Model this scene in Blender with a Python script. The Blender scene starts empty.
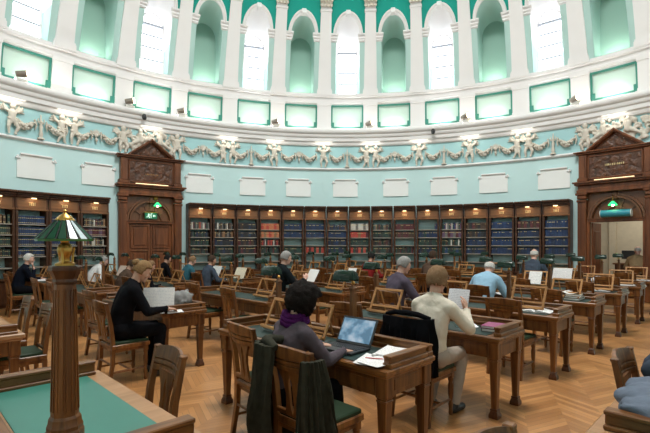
import bpy, bmesh, math, random
from mathutils import Vector, Matrix, noise
rnd = random.Random(7)
scene = bpy.context.scene
COL = scene.collection
PI = math.pi
Q = math.sqrt(.5)

def UV(u, v):            # reading-desk grid (u = away from the camera to the right, v = to the left) -> world
    return ((u - v) * Q, (u + v) * Q)
RZ = -PI / 4             # rotation of things that face +u

# ---------------------------------------------------------------- materials
MATS = {}
def nodes_of(name):
    m = bpy.data.materials.new(name); m.use_nodes = True
    nt = m.node_tree
    b = nt.nodes['Principled BSDF']
    MATS[name] = m
    return m, nt, b
def N(nt, t, **kw):
    n = nt.nodes.new(t)
    for k, v in kw.items():
        if k in n.inputs.keys() if hasattr(n.inputs, 'keys') else False: n.inputs[k].default_value = v
        else: setattr(n, k, v)
    return n
def L(nt, a, b): nt.links.new(a, b)
def c4(c): return (c[0], c[1], c[2], 1)
def plain(name, col, rough=.6, metal=0, vary=.12, scale=9, bump=0, spec=.5, coat=0, trans=0, sheen=0, objvar=0):
    m, nt, b = nodes_of(name)
    b.inputs['Roughness'].default_value = rough
    b.inputs['Metallic'].default_value = metal
    b.inputs['Specular IOR Level'].default_value = spec
    b.inputs['Coat Weight'].default_value = coat
    b.inputs['Transmission Weight'].default_value = trans
    b.inputs['Sheen Weight'].default_value = sheen
    tc = N(nt, 'ShaderNodeTexCoord'); nz = N(nt, 'ShaderNodeTexNoise')
    nz.inputs['Scale'].default_value = scale; nz.inputs['Detail'].default_value = 4
    L(nt, tc.outputs['Object'], nz.inputs['Vector'])
    mx = N(nt, 'ShaderNodeMix'); mx.data_type = 'RGBA'
    mx.inputs[6].default_value = c4([x * (1 - vary) for x in col]); mx.inputs[7].default_value = c4([min(1, x * (1 + vary)) for x in col])
    L(nt, nz.outputs['Fac'], mx.inputs[0])
    out = mx.outputs[2]
    if objvar:
        oi = N(nt, 'ShaderNodeObjectInfo'); hs = N(nt, 'ShaderNodeHueSaturation')
        mr = N(nt, 'ShaderNodeMapRange'); mr.inputs[3].default_value = 1 - objvar; mr.inputs[4].default_value = 1 + objvar
        L(nt, oi.outputs['Random'], mr.inputs[0]); L(nt, mr.outputs[0], hs.inputs['Value']); L(nt, out, hs.inputs['Color']); out = hs.outputs[0]
    L(nt, out, b.inputs['Base Color'])
    if bump:
        bp = N(nt, 'ShaderNodeBump'); bp.inputs['Strength'].default_value = bump; bp.inputs['Distance'].default_value = .02
        L(nt, nz.outputs['Fac'], bp.inputs['Height']); L(nt, bp.outputs[0], b.inputs['Normal'])
    return m
def wood(name, dark, light, rough=.35, axis=2, sc=14, objvar=.18, coat=.15):
    m, nt, b = nodes_of(name)
    b.inputs['Roughness'].default_value = rough; b.inputs['Specular IOR Level'].default_value = .4; b.inputs['Coat Weight'].default_value = coat; b.inputs['Coat Roughness'].default_value = .25
    tc = N(nt, 'ShaderNodeTexCoord'); mp = N(nt, 'ShaderNodeMapping')
    s = [sc, sc, sc]; s[axis] = sc * .12
    mp.inputs['Scale'].default_value = s
    nz = N(nt, 'ShaderNodeTexNoise'); nz.inputs['Scale'].default_value = 1.0; nz.inputs['Detail'].default_value = 6; nz.inputs['Distortion'].default_value = 1.2
    L(nt, tc.outputs['Object'], mp.inputs[0]); L(nt, mp.outputs[0], nz.inputs['Vector'])
    cr = N(nt, 'ShaderNodeValToRGB')
    cr.color_ramp.elements[0].position = .3; cr.color_ramp.elements[0].color = c4(dark)
    cr.color_ramp.elements[1].position = .72; cr.color_ramp.elements[1].color = c4(light)
    L(nt, nz.outputs['Fac'], cr.inputs[0])
    oi = N(nt, 'ShaderNodeObjectInfo'); hs = N(nt, 'ShaderNodeHueSaturation'); mr = N(nt, 'ShaderNodeMapRange')
    mr.inputs[3].default_value = 1 - objvar; mr.inputs[4].default_value = 1 + objvar
    L(nt, oi.outputs['Random'], mr.inputs[0]); L(nt, mr.outputs[0], hs.inputs['Value']); L(nt, cr.outputs[0], hs.inputs['Color'])
    L(nt, hs.outputs[0], b.inputs['Base Color'])
    bp = N(nt, 'ShaderNodeBump'); bp.inputs['Strength'].default_value = .12; bp.inputs['Distance'].default_value = .004
    L(nt, nz.outputs['Fac'], bp.inputs['Height']); L(nt, bp.outputs[0], b.inputs['Normal'])
    return m
def carved(name, dark, light, scale=16):
    m, nt, b = nodes_of(name)
    b.inputs['Roughness'].default_value = .4
    tc = N(nt, 'ShaderNodeTexCoord'); vo = N(nt, 'ShaderNodeTexVoronoi'); vo.feature = 'SMOOTH_F1'
    vo.inputs['Scale'].default_value = scale
    nz = N(nt, 'ShaderNodeTexNoise'); nz.inputs['Scale'].default_value = scale * .6; nz.inputs['Detail'].default_value = 3
    L(nt, tc.outputs['Object'], nz.inputs['Vector'])
    ad = N(nt, 'ShaderNodeMix'); ad.data_type = 'VECTOR'; ad.inputs[0].default_value = .25
    L(nt, tc.outputs['Object'], ad.inputs[4]); L(nt, nz.outputs['Color'], ad.inputs[5]); L(nt, ad.outputs[1], vo.inputs['Vector'])
    cr = N(nt, 'ShaderNodeValToRGB'); cr.color_ramp.elements[0].color = c4(light); cr.color_ramp.elements[1].color = c4(dark); cr.color_ramp.elements[1].position = .7
    L(nt, vo.outputs['Distance'], cr.inputs[0]); L(nt, cr.outputs[0], b.inputs['Base Color'])
    bp = N(nt, 'ShaderNodeBump'); bp.inputs['Strength'].default_value = 1; bp.inputs['Distance'].default_value = .05; bp.invert = True
    L(nt, vo.outputs['Distance'], bp.inputs['Height']); L(nt, bp.outputs[0], b.inputs['Normal'])
    return m
def glow(name, col, strength):
    m, nt, b = nodes_of(name)
    b.inputs['Base Color'].default_value = c4(col); b.inputs['Emission Color'].default_value = c4(col); b.inputs['Emission Strength'].default_value = strength
    b.inputs['Roughness'].default_value = .4
    return m
def paper(name, lines=True, base=(.8, .79, .77), ink=(.25, .25, .3), pitch=.012, axis='Y'):
    m, nt, b = nodes_of(name); b.inputs['Roughness'].default_value = .8
    tc = N(nt, 'ShaderNodeTexCoord'); sp = N(nt, 'ShaderNodeSeparateXYZ'); L(nt, tc.outputs['Object'], sp.inputs[0])
    md = N(nt, 'ShaderNodeMath', operation='FRACT'); dv = N(nt, 'ShaderNodeMath', operation='DIVIDE'); dv.inputs[1].default_value = pitch
    L(nt, sp.outputs[axis], dv.inputs[0]); L(nt, dv.outputs[0], md.inputs[0])
    lt = N(nt, 'ShaderNodeMath', operation='LESS_THAN'); lt.inputs[1].default_value = .42; L(nt, md.outputs[0], lt.inputs[0])
    mp = N(nt, 'ShaderNodeMapping'); mp.inputs['Scale'].default_value = (140, 60, 60); nz = N(nt, 'ShaderNodeTexNoise'); nz.inputs['Scale'].default_value = 1
    L(nt, tc.outputs['Object'], mp.inputs[0]); L(nt, mp.outputs[0], nz.inputs['Vector'])
    gt = N(nt, 'ShaderNodeMath', operation='GREATER_THAN'); gt.inputs[1].default_value = .47; L(nt, nz.outputs['Fac'], gt.inputs[0])
    mu = N(nt, 'ShaderNodeMath', operation='MULTIPLY'); L(nt, lt.outputs[0], mu.inputs[0]); L(nt, gt.outputs[0], mu.inputs[1])
    m2 = N(nt, 'ShaderNodeMath', operation='MULTIPLY'); m2.inputs[1].default_value = .55 if lines else 0; L(nt, mu.outputs[0], m2.inputs[0])
    mx = N(nt, 'ShaderNodeMix'); mx.data_type = 'RGBA'; mx.inputs[6].default_value = c4(base); mx.inputs[7].default_value = c4(ink)
    L(nt, m2.outputs[0], mx.inputs[0]); L(nt, mx.outputs[2], b.inputs['Base Color'])
    return m
def parquet():
    m, nt, b = nodes_of('parquet')
    tc = N(nt, 'ShaderNodeTexCoord'); mp = N(nt, 'ShaderNodeMapping'); mp.inputs['Rotation'].default_value = (0, 0, math.radians(20))
    L(nt, tc.outputs['Object'], mp.inputs[0])
    sp = N(nt, 'ShaderNodeSeparateXYZ'); L(nt, mp.outputs[0], sp.inputs[0])
    W = .34; P = .085
    dvx = N(nt, 'ShaderNodeMath', operation='DIVIDE'); dvx.inputs[1].default_value = W; L(nt, sp.outputs['X'], dvx.inputs[0])
    fx = N(nt, 'ShaderNodeMath', operation='FLOOR'); L(nt, dvx.outputs[0], fx.inputs[0])
    pp = N(nt, 'ShaderNodeMath', operation='PINGPONG'); pp.inputs[1].default_value = W; L(nt, sp.outputs['X'], pp.inputs[0])
    ad = N(nt, 'ShaderNodeMath', operation='ADD'); L(nt, sp.outputs['Y'], ad.inputs[0]); L(nt, pp.outputs[0], ad.inputs[1])
    dv = N(nt, 'ShaderNodeMath', operation='DIVIDE'); dv.inputs[1].default_value = P; L(nt, ad.outputs[0], dv.inputs[0])
    fl = N(nt, 'ShaderNodeMath', operation='FLOOR'); L(nt, dv.outputs[0], fl.inputs[0])
    fr = N(nt, 'ShaderNodeMath', operation='FRACT'); L(nt, dv.outputs[0], fr.inputs[0])
    cb = N(nt, 'ShaderNodeCombineXYZ'); L(nt, fx.outputs[0], cb.inputs[0]); L(nt, fl.outputs[0], cb.inputs[1])
    wn = N(nt, 'ShaderNodeTexWhiteNoise'); wn.noise_dimensions = '2D'; L(nt, cb.outputs[0], wn.inputs['Vector'])
    cr = N(nt, 'ShaderNodeValToRGB'); e = cr.color_ramp.elements
    e[0].color = (.31, .135, .045, 1); e[1].color = (.51, .245, .09, 1)
    L(nt, wn.outputs['Value'], cr.inputs[0])
    nz = N(nt, 'ShaderNodeTexNoise'); nz.inputs['Scale'].default_value = 1.1; nz.inputs['Detail'].default_value = 5; L(nt, tc.outputs['Object'], nz.inputs['Vector'])
    hs = N(nt, 'ShaderNodeHueSaturation'); mr = N(nt, 'ShaderNodeMapRange'); mr.inputs[1].default_value = .3; mr.inputs[2].default_value = .7; mr.inputs[3].default_value = .8; mr.inputs[4].default_value = 1.15
    L(nt, nz.outputs['Fac'], mr.inputs[0]); L(nt, mr.outputs[0], hs.inputs['Value']); L(nt, cr.outputs[0], hs.inputs['Color'])
    gp = N(nt, 'ShaderNodeMath', operation='LESS_THAN'); gp.inputs[1].default_value = .045; L(nt, fr.outputs[0], gp.inputs[0])
    mx = N(nt, 'ShaderNodeMix'); mx.data_type = 'RGBA'; mx.inputs[7].default_value = (.12, .06, .025, 1); L(nt, gp.outputs[0], mx.inputs[0]); L(nt, hs.outputs[0], mx.inputs[6])
    L(nt, mx.outputs[2], b.inputs['Base Color'])
    m2 = N(nt, 'ShaderNodeMapRange'); m2.inputs[3].default_value = .22; m2.inputs[4].default_value = .42
    L(nt, nz.outputs['Fac'], m2.inputs[0]); L(nt, m2.outputs[0], b.inputs['Roughness'])
    bp = N(nt, 'ShaderNodeBump'); bp.inputs['Strength'].default_value = .15; bp.inputs['Distance'].default_value = .003
    L(nt, wn.outputs['Value'], bp.inputs['Height']); L(nt, bp.outputs[0], b.inputs['Normal'])
    return m
def screen_mat():
    m, nt, b = nodes_of('screen_lit')
    tc = N(nt, 'ShaderNodeTexCoord'); mp = N(nt, 'ShaderNodeMapping'); mp.inputs['Scale'].default_value = (9, 9, 11)
    nz = N(nt, 'ShaderNodeTexNoise'); nz.inputs['Scale'].default_value = 1.3; nz.inputs['Detail'].default_value = 2
    L(nt, tc.outputs['Object'], mp.inputs[0]); L(nt, mp.outputs[0], nz.inputs['Vector'])
    cr = N(nt, 'ShaderNodeValToRGB'); e = cr.color_ramp.elements
    e[0].position = .42; e[0].color = (.06, .14, .22, 1); e[1].position = .72; e[1].color = (.34, .42, .5, 1)
    e2 = e.new(.52); e2.color = (.13, .25, .36, 1)
    L(nt, nz.outputs['Fac'], cr.inputs[0]); L(nt, cr.outputs[0], b.inputs['Emission Color']); b.inputs['Emission Strength'].default_value = .42
    b.inputs['Base Color'].default_value = (.02, .03, .04, 1); b.inputs['Roughness'].default_value = .25
    return m

oak = wood('oak', (.065, .020, .005), (.255, .100, .026), rough=.38, coat=.04)
oakx = wood('oak_along', (.075, .025, .006), (.28, .114, .03), axis=0, rough=.36, coat=.05)
oak_dark = wood('dark_oak', (.045, .014, .0045), (.125, .04, .011), rough=.4, coat=.04)
oak_pale = wood('pale_oak', (.29, .13, .04), (.47, .235, .08), axis=0, rough=.45, coat=.03)
oak_edge = wood('rubbed_oak', (.26, .13, .055), (.40, .22, .11), axis=1, rough=.4, coat=.04)
case_wood = wood('bookcase_wood', (.032, .011, .004), (.10, .034, .011), rough=.45, coat=.02)
case_head = wood('header_wood', (.12, .05, .018), (.22, .1, .036), axis=0, rough=.5)
door_wood = wood('door_wood', (.08, .024, .0075), (.225, .072, .022), rough=.42, sc=7, coat=.03)
door_carve = carved('carved_wood', (.035, .013, .006), (.17, .062, .025), 9)
shelf_mat = plain('shelf_edge', (.3, .27, .23), .5)
green_leather = plain('green_leather', (.018, .036, .018), .5, vary=.25, scale=14, bump=.05, spec=.2)
desk_leather = plain('desk_leather', (.016, .036, .032), .5, vary=.25, scale=7, bump=.03, spec=.3)
teal_leather = plain('teal_leather', (.036, .175, .135), .42, vary=.10, scale=5)  # brighter than the row desks' leather: reflected light is put into the colour
brass = plain('brass', (.5, .29, .075), .3, metal=1, vary=.2)
black_metal = plain('black_metal', (.02, .02, .022), .4)
white_metal = plain('white_metal', (.75, .74, .7), .4)
lamp_green = plain('lamp_green', (.003, .018, .009), .25, vary=.1, coat=.05, spec=.25)
lamp_glass = plain('lamp_glass', (.005, .06, .026), .5, vary=.4, scale=9, spec=.15)
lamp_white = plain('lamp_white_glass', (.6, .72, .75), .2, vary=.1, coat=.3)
lamp_rim = plain('lamp_rim_glass', (.04, .17, .05), .2, vary=.2, coat=.5)
aqua = plain('aqua_paint', (.58, .80, .805), .7, vary=.03, scale=2)
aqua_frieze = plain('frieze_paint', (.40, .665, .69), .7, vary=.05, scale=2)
mint = plain('mint_paint', (.60, .77, .69), .7, vary=.03, scale=2)
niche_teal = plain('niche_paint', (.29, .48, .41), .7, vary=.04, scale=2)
jamb_teal = plain('jamb_paint', (.47, .68, .64), .7, vary=.04, scale=2)
teal = plain('teal_paint', (.04, .25, .19), .6, vary=.06, scale=3)
deep_teal = plain('deep_teal_paint', (.0, .36, .29), .6, vary=.04, scale=2)
plaster = plain('white_plaster', (.84, .825, .825), .65, vary=.03, scale=3)
plaque = plain('plaque_plaster', (.90, .92, .91), .7, vary=.03, scale=3)
cream = plain('cream_plaster', (.66, .61, .53), .6, vary=.06, scale=12)
gilt = plain('gilt', (.75, .58, .3), .35, metal=.5, vary=.1)
lobby_paint = plain('lobby_paint', (.62, .55, .42), .7)
daylight = glow('daylight_pane', (.93, .97, 1), 1.8)
window_bar = plain('window_bar', (.34, .37, .42), .6)  # grey for white bars: their backlit silhouette is put into the colour
skylight_m = glow('skylight_pane', (.94, .97, 1), 1.6)
strip_white = glow('strip_white', (1, .96, .86), .5)
strip_dim = glow('strip_dim', (1, .72, .42), .5)
strip_warm = glow('strip_warm', (1, .72, .4), .7)
exit_green = glow('exit_green', (.012, .16, .07), .12)
exit_white = glow('exit_white', (.75, .95, .85), .35)
green_lit = glow('green_glass_lit', (.03, .75, .22), .55)
bulb = glow('bulb_warm', (1, .8, .5), 8)
banner_teal = plain('banner_teal', (.03, .27, .36), .4)
paper_plain = paper('paper_plain', False)
paper_text = paper('paper_text', True)
paper_grid = paper('paper_columns', True, ink=(.35, .37, .45), pitch=.018, axis='Z')
scr = screen_mat()
floor_m = parquet()

# ---------------------------------------------------------------- mesh builder
class MB:
    def __init__(s): s.bm = bmesh.new()
    def mark(s): return len(s.bm.faces)
    def add(s, vs, fs, mi=0, mat=None):
        vv = [s.bm.verts.new(mat @ Vector(v) if mat is not None else v) for v in vs]
        for f in fs:
            try: s.bm.faces.new([vv[i] for i in f]).material_index = mi
            except ValueError: pass
        return vv
    def box(s, c, d, rot=None, mi=0, b=0):
        x, y, z = d[0] / 2, d[1] / 2, d[2] / 2
        M = Matrix.Translation(c)
        if rot is not None: M = M @ rot
        b = min(b, x * .45, y * .45, z * .45)
        if b <= 0:
            vs = [(-x, -y, -z), (x, -y, -z), (x, y, -z), (-x, y, -z), (-x, -y, z), (x, -y, z), (x, y, z), (-x, y, z)]
            s.add(vs, [(0, 3, 2, 1), (4, 5, 6, 7), (0, 1, 5, 4), (1, 2, 6, 5), (2, 3, 7, 6), (3, 0, 4, 7)], mi, M); return
        vs = []; ix = {}
        for i in (-1, 1):
            for j in (-1, 1):
                for k in (-1, 1):
                    for a in range(3):
                        ix[i, j, k, a] = len(vs)
                        p = [i * (x - b), j * (y - b), k * (z - b)]; p[a] = (i, j, k)[a] * (x, y, z)[a]; vs.append(p)
        fs = []
        cyc = [(-1, -1), (1, -1), (1, 1), (-1, 1)]
        def key(a, sgn, p, q):
            t = [0, 0, 0]; t[a] = sgn; t[(a + 1) % 3] = p; t[(a + 2) % 3] = q; return tuple(t)
        for a in range(3):
            for sgn in (-1, 1):
                f = [ix[key(a, sgn, p, q) + (a,)] for p, q in cyc]
                fs.append(f if sgn > 0 else f[::-1])
        for a in range(3):
            for p in (-1, 1):
                for q in (-1, 1):
                    b1, b2 = (a + 1) % 3, (a + 2) % 3
                    lo = [0] * 3; lo[a] = -1; lo[b1] = p; lo[b2] = q; hi = list(lo); hi[a] = 1
                    f = [ix[tuple(lo) + (b1,)], ix[tuple(hi) + (b1,)], ix[tuple(hi) + (b2,)], ix[tuple(lo) + (b2,)]]
                    fs.append(f if p * q < 0 else f[::-1])
        for i in (-1, 1):
            for j in (-1, 1):
                for k in (-1, 1):
                    f = [ix[i, j, k, a] for a in range(3)]
                    fs.append(f if i * j * k > 0 else f[::-1])
        s.add(vs, fs, mi, M)
    def frus(s, p0, d0, p1, d1, mi=0):       # tapered square bar between two rectangles (both horizontal)
        vs = []
        for p, d in ((p0, d0), (p1, d1)):
            x, y = d[0] / 2, d[1] / 2
            vs += [(p[0] - x, p[1] - y, p[2]), (p[0] + x, p[1] - y, p[2]), (p[0] + x, p[1] + y, p[2]), (p[0] - x, p[1] + y, p[2])]
        s.add(vs, [(3, 2, 1, 0), (4, 5, 6, 7), (0, 1, 5, 4), (1, 2, 6, 5), (2, 3, 7, 6), (3, 0, 4, 7)], mi)
    def tube(s, pts, rad, n=8, mi=0, caps=True, sx=1, sy=1):
        pts = [Vector(p) for p in pts]
        if not hasattr(rad, '__len__'): rad = [rad] * len(pts)
        rings = []
        ref = None
        for i, p in enumerate(pts):
            t = (pts[min(i + 1, len(pts) - 1)] - pts[max(i - 1, 0)]).normalized()
            if ref is None:
                ref = Vector((1, 0, 0)) if abs(t.x) < .8 else Vector((0, 1, 0))
            a = (ref - t * ref.dot(t)).normalized(); ref = a; bb = t.cross(a)
            rings.append([s.bm.verts.new(p + a * math.cos(2 * PI * k / n) * rad[i] * sx + bb * math.sin(2 * PI * k / n) * rad[i] * sy) for k in range(n)])
        for r0, r1 in zip(rings, rings[1:]):
            for k in range(n):
                s.bm.faces.new((r0[k], r0[(k + 1) % n], r1[(k + 1) % n], r1[k])).material_index = mi
        if caps:
            s.bm.faces.new(rings[0][::-1]).material_index = mi; s.bm.faces.new(rings[-1]).material_index = mi
    def lathe(s, prof, n=16, c=(0, 0, 0), mi=0, a0=0, a1=2 * PI, mat=None):
        full = abs(a1 - a0 - 2 * PI) < 1e-6
        m = n if full else n + 1
        rings = []
        for r, z in prof:
            ring = []
            for k in range(m):
                a = a0 + (a1 - a0) * k / n
                p = Vector((c[0] + r * math.cos(a), c[1] + r * math.sin(a), c[2] + z))
                ring.append(s.bm.verts.new(mat @ p if mat is not None else p))
            rings.append(ring)
        for r0, r1 in zip(rings, rings[1:]):
            for k in range(n):
                s.bm.faces.new((r0[k], r0[(k + 1) % m], r1[(k + 1) % m], r1[k])).material_index = mi
        if full and prof[0][0] > 1e-4: s.bm.faces.new(rings[0][::-1]).material_index = mi
        if full and prof[-1][0] > 1e-4: s.bm.faces.new(rings[-1]).material_index = mi
    def prism(s, poly, y0, y1, mi=0, mat=None):       # polygon in x,z extruded along y
        n = len(poly)
        vs = [(x, y0, z) for x, z in poly] + [(x, y1, z) for x, z in poly]
        fs = [tuple(range(n)), tuple(range(2 * n - 1, n - 1, -1))] + [(i, i + n, (i + 1) % n + n, (i + 1) % n) for i in range(n)]
        s.add(vs, fs, mi, mat)
    def ell(s, c, r, rot=None, seg=16, rings=10, mi=0):
        M = Matrix.Translation(c)
        if rot is not None: M = M @ rot
        vs = [(0, 0, r[2])]; fs = []
        for i in range(1, rings):
            t = PI * i / rings
            for k in range(seg):
                a = 2 * PI * k / seg
                vs.append((r[0] * math.sin(t) * math.cos(a), r[1] * math.sin(t) * math.sin(a), r[2] * math.cos(t)))
        vs.append((0, 0, -r[2])); last = len(vs) - 1
        for k in range(seg): fs.append((0, 1 + k, 1 + (k + 1) % seg))
        for i in range(rings - 2):
            for k in range(seg):
                a = 1 + i * seg + k; b = 1 + i * seg + (k + 1) % seg
                fs.append((a, a + seg, b + seg, b))
        o = 1 + (rings - 2) * seg
        for k in range(seg): fs.append((o + k, last, o + (k + 1) % seg))
        s.add(vs, fs, mi, M)
    def caps(s, p0, p1, r0, r1, seg=12, mi=0):        # closed capsule
        p0, p1 = Vector(p0), Vector(p1); d = p1 - p0
        t = d.normalized() if d.length > 1e-6 else Vector((0, 0, 1))
        pts = []; rr = []
        for i in range(5):
            a = PI / 2 * i / 5
            pts.append(p0 - t * r0 * math.cos(a)); rr.append(max(r0 * math.sin(a), r0 * .08))
        pts += [p0, p1]; rr += [r0, r1]
        for i in range(4, -1, -1):
            a = PI / 2 * i / 5
            pts.append(p1 + t * r1 * math.cos(a)); rr.append(max(r1 * math.sin(a), r1 * .08))
        s.tube(pts, rr, seg, mi)
    def mesh(s, name, mats, smooth=35):
        bmesh.ops.recalc_face_normals(s.bm, faces=s.bm.faces[:])
        me = bpy.data.meshes.new(name); s.bm.to_mesh(me); s.bm.free()
        for m in (mats if isinstance(mats, (list, tuple)) else [mats]): me.materials.append(m)
        if smooth:
            for p in me.polygons: p.use_smooth = True
            me.set_sharp_from_angle(angle=math.radians(smooth))
        return me
    def build(s, name, mats, parent=None, smooth=35, loc=(0, 0, 0), rz=0):
        return put(name, s.mesh(name, mats, smooth), parent, loc, rz)
def put(name, me, parent=None, loc=(0, 0, 0), rz=0):
    o = bpy.data.objects.new(name, me); COL.objects.link(o); o.parent = parent
    o.location = loc; o.rotation_euler = (0, 0, rz)
    return o
def tag(o, label, cat, group=None, kind=None):
    o['label'] = label; o['category'] = cat
    if group: o['group'] = group
    if kind: o['kind'] = kind
    return o
def thing(name, label, cat, loc=(0, 0, 0), rz=0, group=None, kind=None):
    o = bpy.data.objects.new(name, None); o.empty_display_size = .1; COL.objects.link(o)
    o.location = loc; o.rotation_euler = (0, 0, rz)
    return tag(o, label, cat, group, kind)
TREE = {}
def dup(root, loc, rz, label, parent=None):
    r = root.copy(); COL.objects.link(r); r.location = loc; r.rotation_euler = (0, 0, rz); r['label'] = label
    if root.name not in TREE: TREE[root.name] = [(ch, list(ch.children)) for ch in root.children]
    for ch, gs in TREE[root.name]:
        c = ch.copy(); COL.objects.link(c); c.parent = r
        for g in gs:
            d = g.copy(); COL.objects.link(d); d.parent = c
    return r
TRIM = [0]
def struct(o, label=None, cat=None):
    o['kind'] = 'structure'
    if label: o['label'] = label
    if cat: o['category'] = cat
    return o
def trim_name():
    TRIM[0] += 1; return 'trim_%d' % TRIM[0]
ORD = ['first', 'second', 'third', 'fourth', 'fifth', 'sixth', 'seventh', 'eighth', 'ninth', 'tenth', 'eleventh', 'twelfth', 'thirteenth',
       'fourteenth', 'fifteenth', 'sixteenth', 'seventeenth', 'eighteenth', 'nineteenth', 'twentieth', 'twenty-first', 'twenty-second', 'twenty-third', 'twenty-fourth']
def Rx(a): return Matrix.Rotation(a, 4, 'X')
def Ry(a): return Matrix.Rotation(a, 4, 'Y')
def Rz(a): return Matrix.Rotation(a, 4, 'Z')
# ================================================================ camera
F = 650 * 24 / 36; YH = 244.5; CH = 1.6
cam = bpy.data.cameras.new('camera'); cam.lens = 24; cam.sensor_width = 36; cam.shift_y = (YH - 216.5) / 650; cam.clip_start = .05
cobj = bpy.data.objects.new('camera', cam); COL.objects.link(cobj); cobj.location = (0, 0, CH); cobj.rotation_euler = (PI / 2, 0, 0)
scene.camera = cobj

# ================================================================ the round room
S = 1.221                                   # plan unit -> metres
CX, CY = .55 * S, 4.7 * S                   # centre of the room
def zz(z): return 1.6 + S * (z - 1.6)
RW = 8.6 * S
def prof(z):                                # plan-unit radius of the wall face (the dome leans in above the cornice)
    if z <= 5.0: return 8.6
    d = z - 5.0
    return 8.6 - .07 * d - .079 * d * d
def rad(a): return math.radians(a)
def P(a, r, z): return Vector((CX + S * r * math.sin(rad(a)), CY + S * r * math.cos(rad(a)), zz(z)))
def C(a, r, z): return (S * r * math.sin(rad(a)), S * r * math.cos(rad(a)), zz(z))     # relative to the room axis
def on_wall(a, r):                          # metres along the floor + rotation whose +y points out of the room
    return (CX + r * math.sin(rad(a)), CY + r * math.cos(rad(a))), -rad(a)
STEP = 360 / 38; A0 = .85
def bay(k): return A0 + STEP * k
ZF = 1.6 - 1.6 / S                          # floor in plan units

def ringmesh(profile, mats, name, a0=-180, a1=180, da=2.0, cell=None, smooth=50):
    m = MB(); n = int(round((a1 - a0) / da)); full = a1 - a0 >= 359.9
    angs = [a0 + da * i for i in range(n if full else n + 1)]
    rings = [[m.bm.verts.new(C(a, r, z)) for r, z in profile] for a in angs]
    for i in range(n):
        A, B = rings[i], rings[(i + 1) % len(rings)]
        for j in range(len(profile) - 1):
            mi = 0
            if cell:
                mi = cell(angs[i] + da / 2, j)
                if mi is None: continue
            m.bm.faces.new((A[j], A[j + 1], B[j + 1], B[j])).material_index = mi
    bmesh.ops.remove_doubles(m.bm, verts=m.bm.verts[:], dist=1e-5)
    o = m.build(name, mats, None, smooth, (CX, CY, 0))
    return struct(o)
# floor: a slab
m = MB(); m.lathe([(0, -.12), (RW + 5, -.12), (RW + 5, 0), (0, 0)], 96)
struct(m.build('floor', floor_m, None, 30, (CX, CY, 0)))
D1, D2 = -37.3, 48.5                        # the two doorcases
OP0, OP1 = 44.8, 53.2                       # opening of the right doorway
ZOP = 2.18
lowp = [(8.6, ZF), (8.6, ZOP), (8.6, 3.9)]
ringmesh(lowp, [aqua], 'wall_north', -90, 90, .4, lambda a, j: None if (j == 0 and OP0 < a < OP1) else 0)
ringmesh(lowp, [aqua], 'wall_south', 90, 270, 2)
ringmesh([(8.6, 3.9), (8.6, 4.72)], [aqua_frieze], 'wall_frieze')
ringmesh([(8.6, 3.86), (8.55, 3.87), (8.53, 3.90), (8.55, 3.93), (8.6, 3.95)], [plaster], trim_name())
ringmesh([(8.6, 4.60), (8.56, 4.60), (8.53, 4.63), (8.52, 4.71), (8.50, 4.72), (8.47, 4.735), (8.465, 4.83), (8.44, 4.84), (8.42, 4.86), (8.415, 4.93), (8.38, 4.95), (8.345, 4.98), (8.34, 5.06), (8.36, 5.08), (8.6, 5.11)], [plaster], trim_name())
ringmesh([(8.6, ZF), (8.55, ZF), (8.55, ZF + .13), (8.57, ZF + .15), (8.6, ZF + .15)], [oak_dark], 'baseboard_south', 90, 270, 2)
# dado string above the panels
def pr(z, off): return prof(z) - off
ringmesh([(pr(5.86, 0), 5.86), (pr(5.88, .05), 5.88), (pr(5.94, .05), 5.94), (pr(5.95, .03), 5.95), (pr(6.02, .03), 6.02), (pr(6.04, .09), 6.04), (pr(6.09, .09), 6.09), (pr(6.11, 0), 6.11)], [plaster], trim_name())

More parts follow.
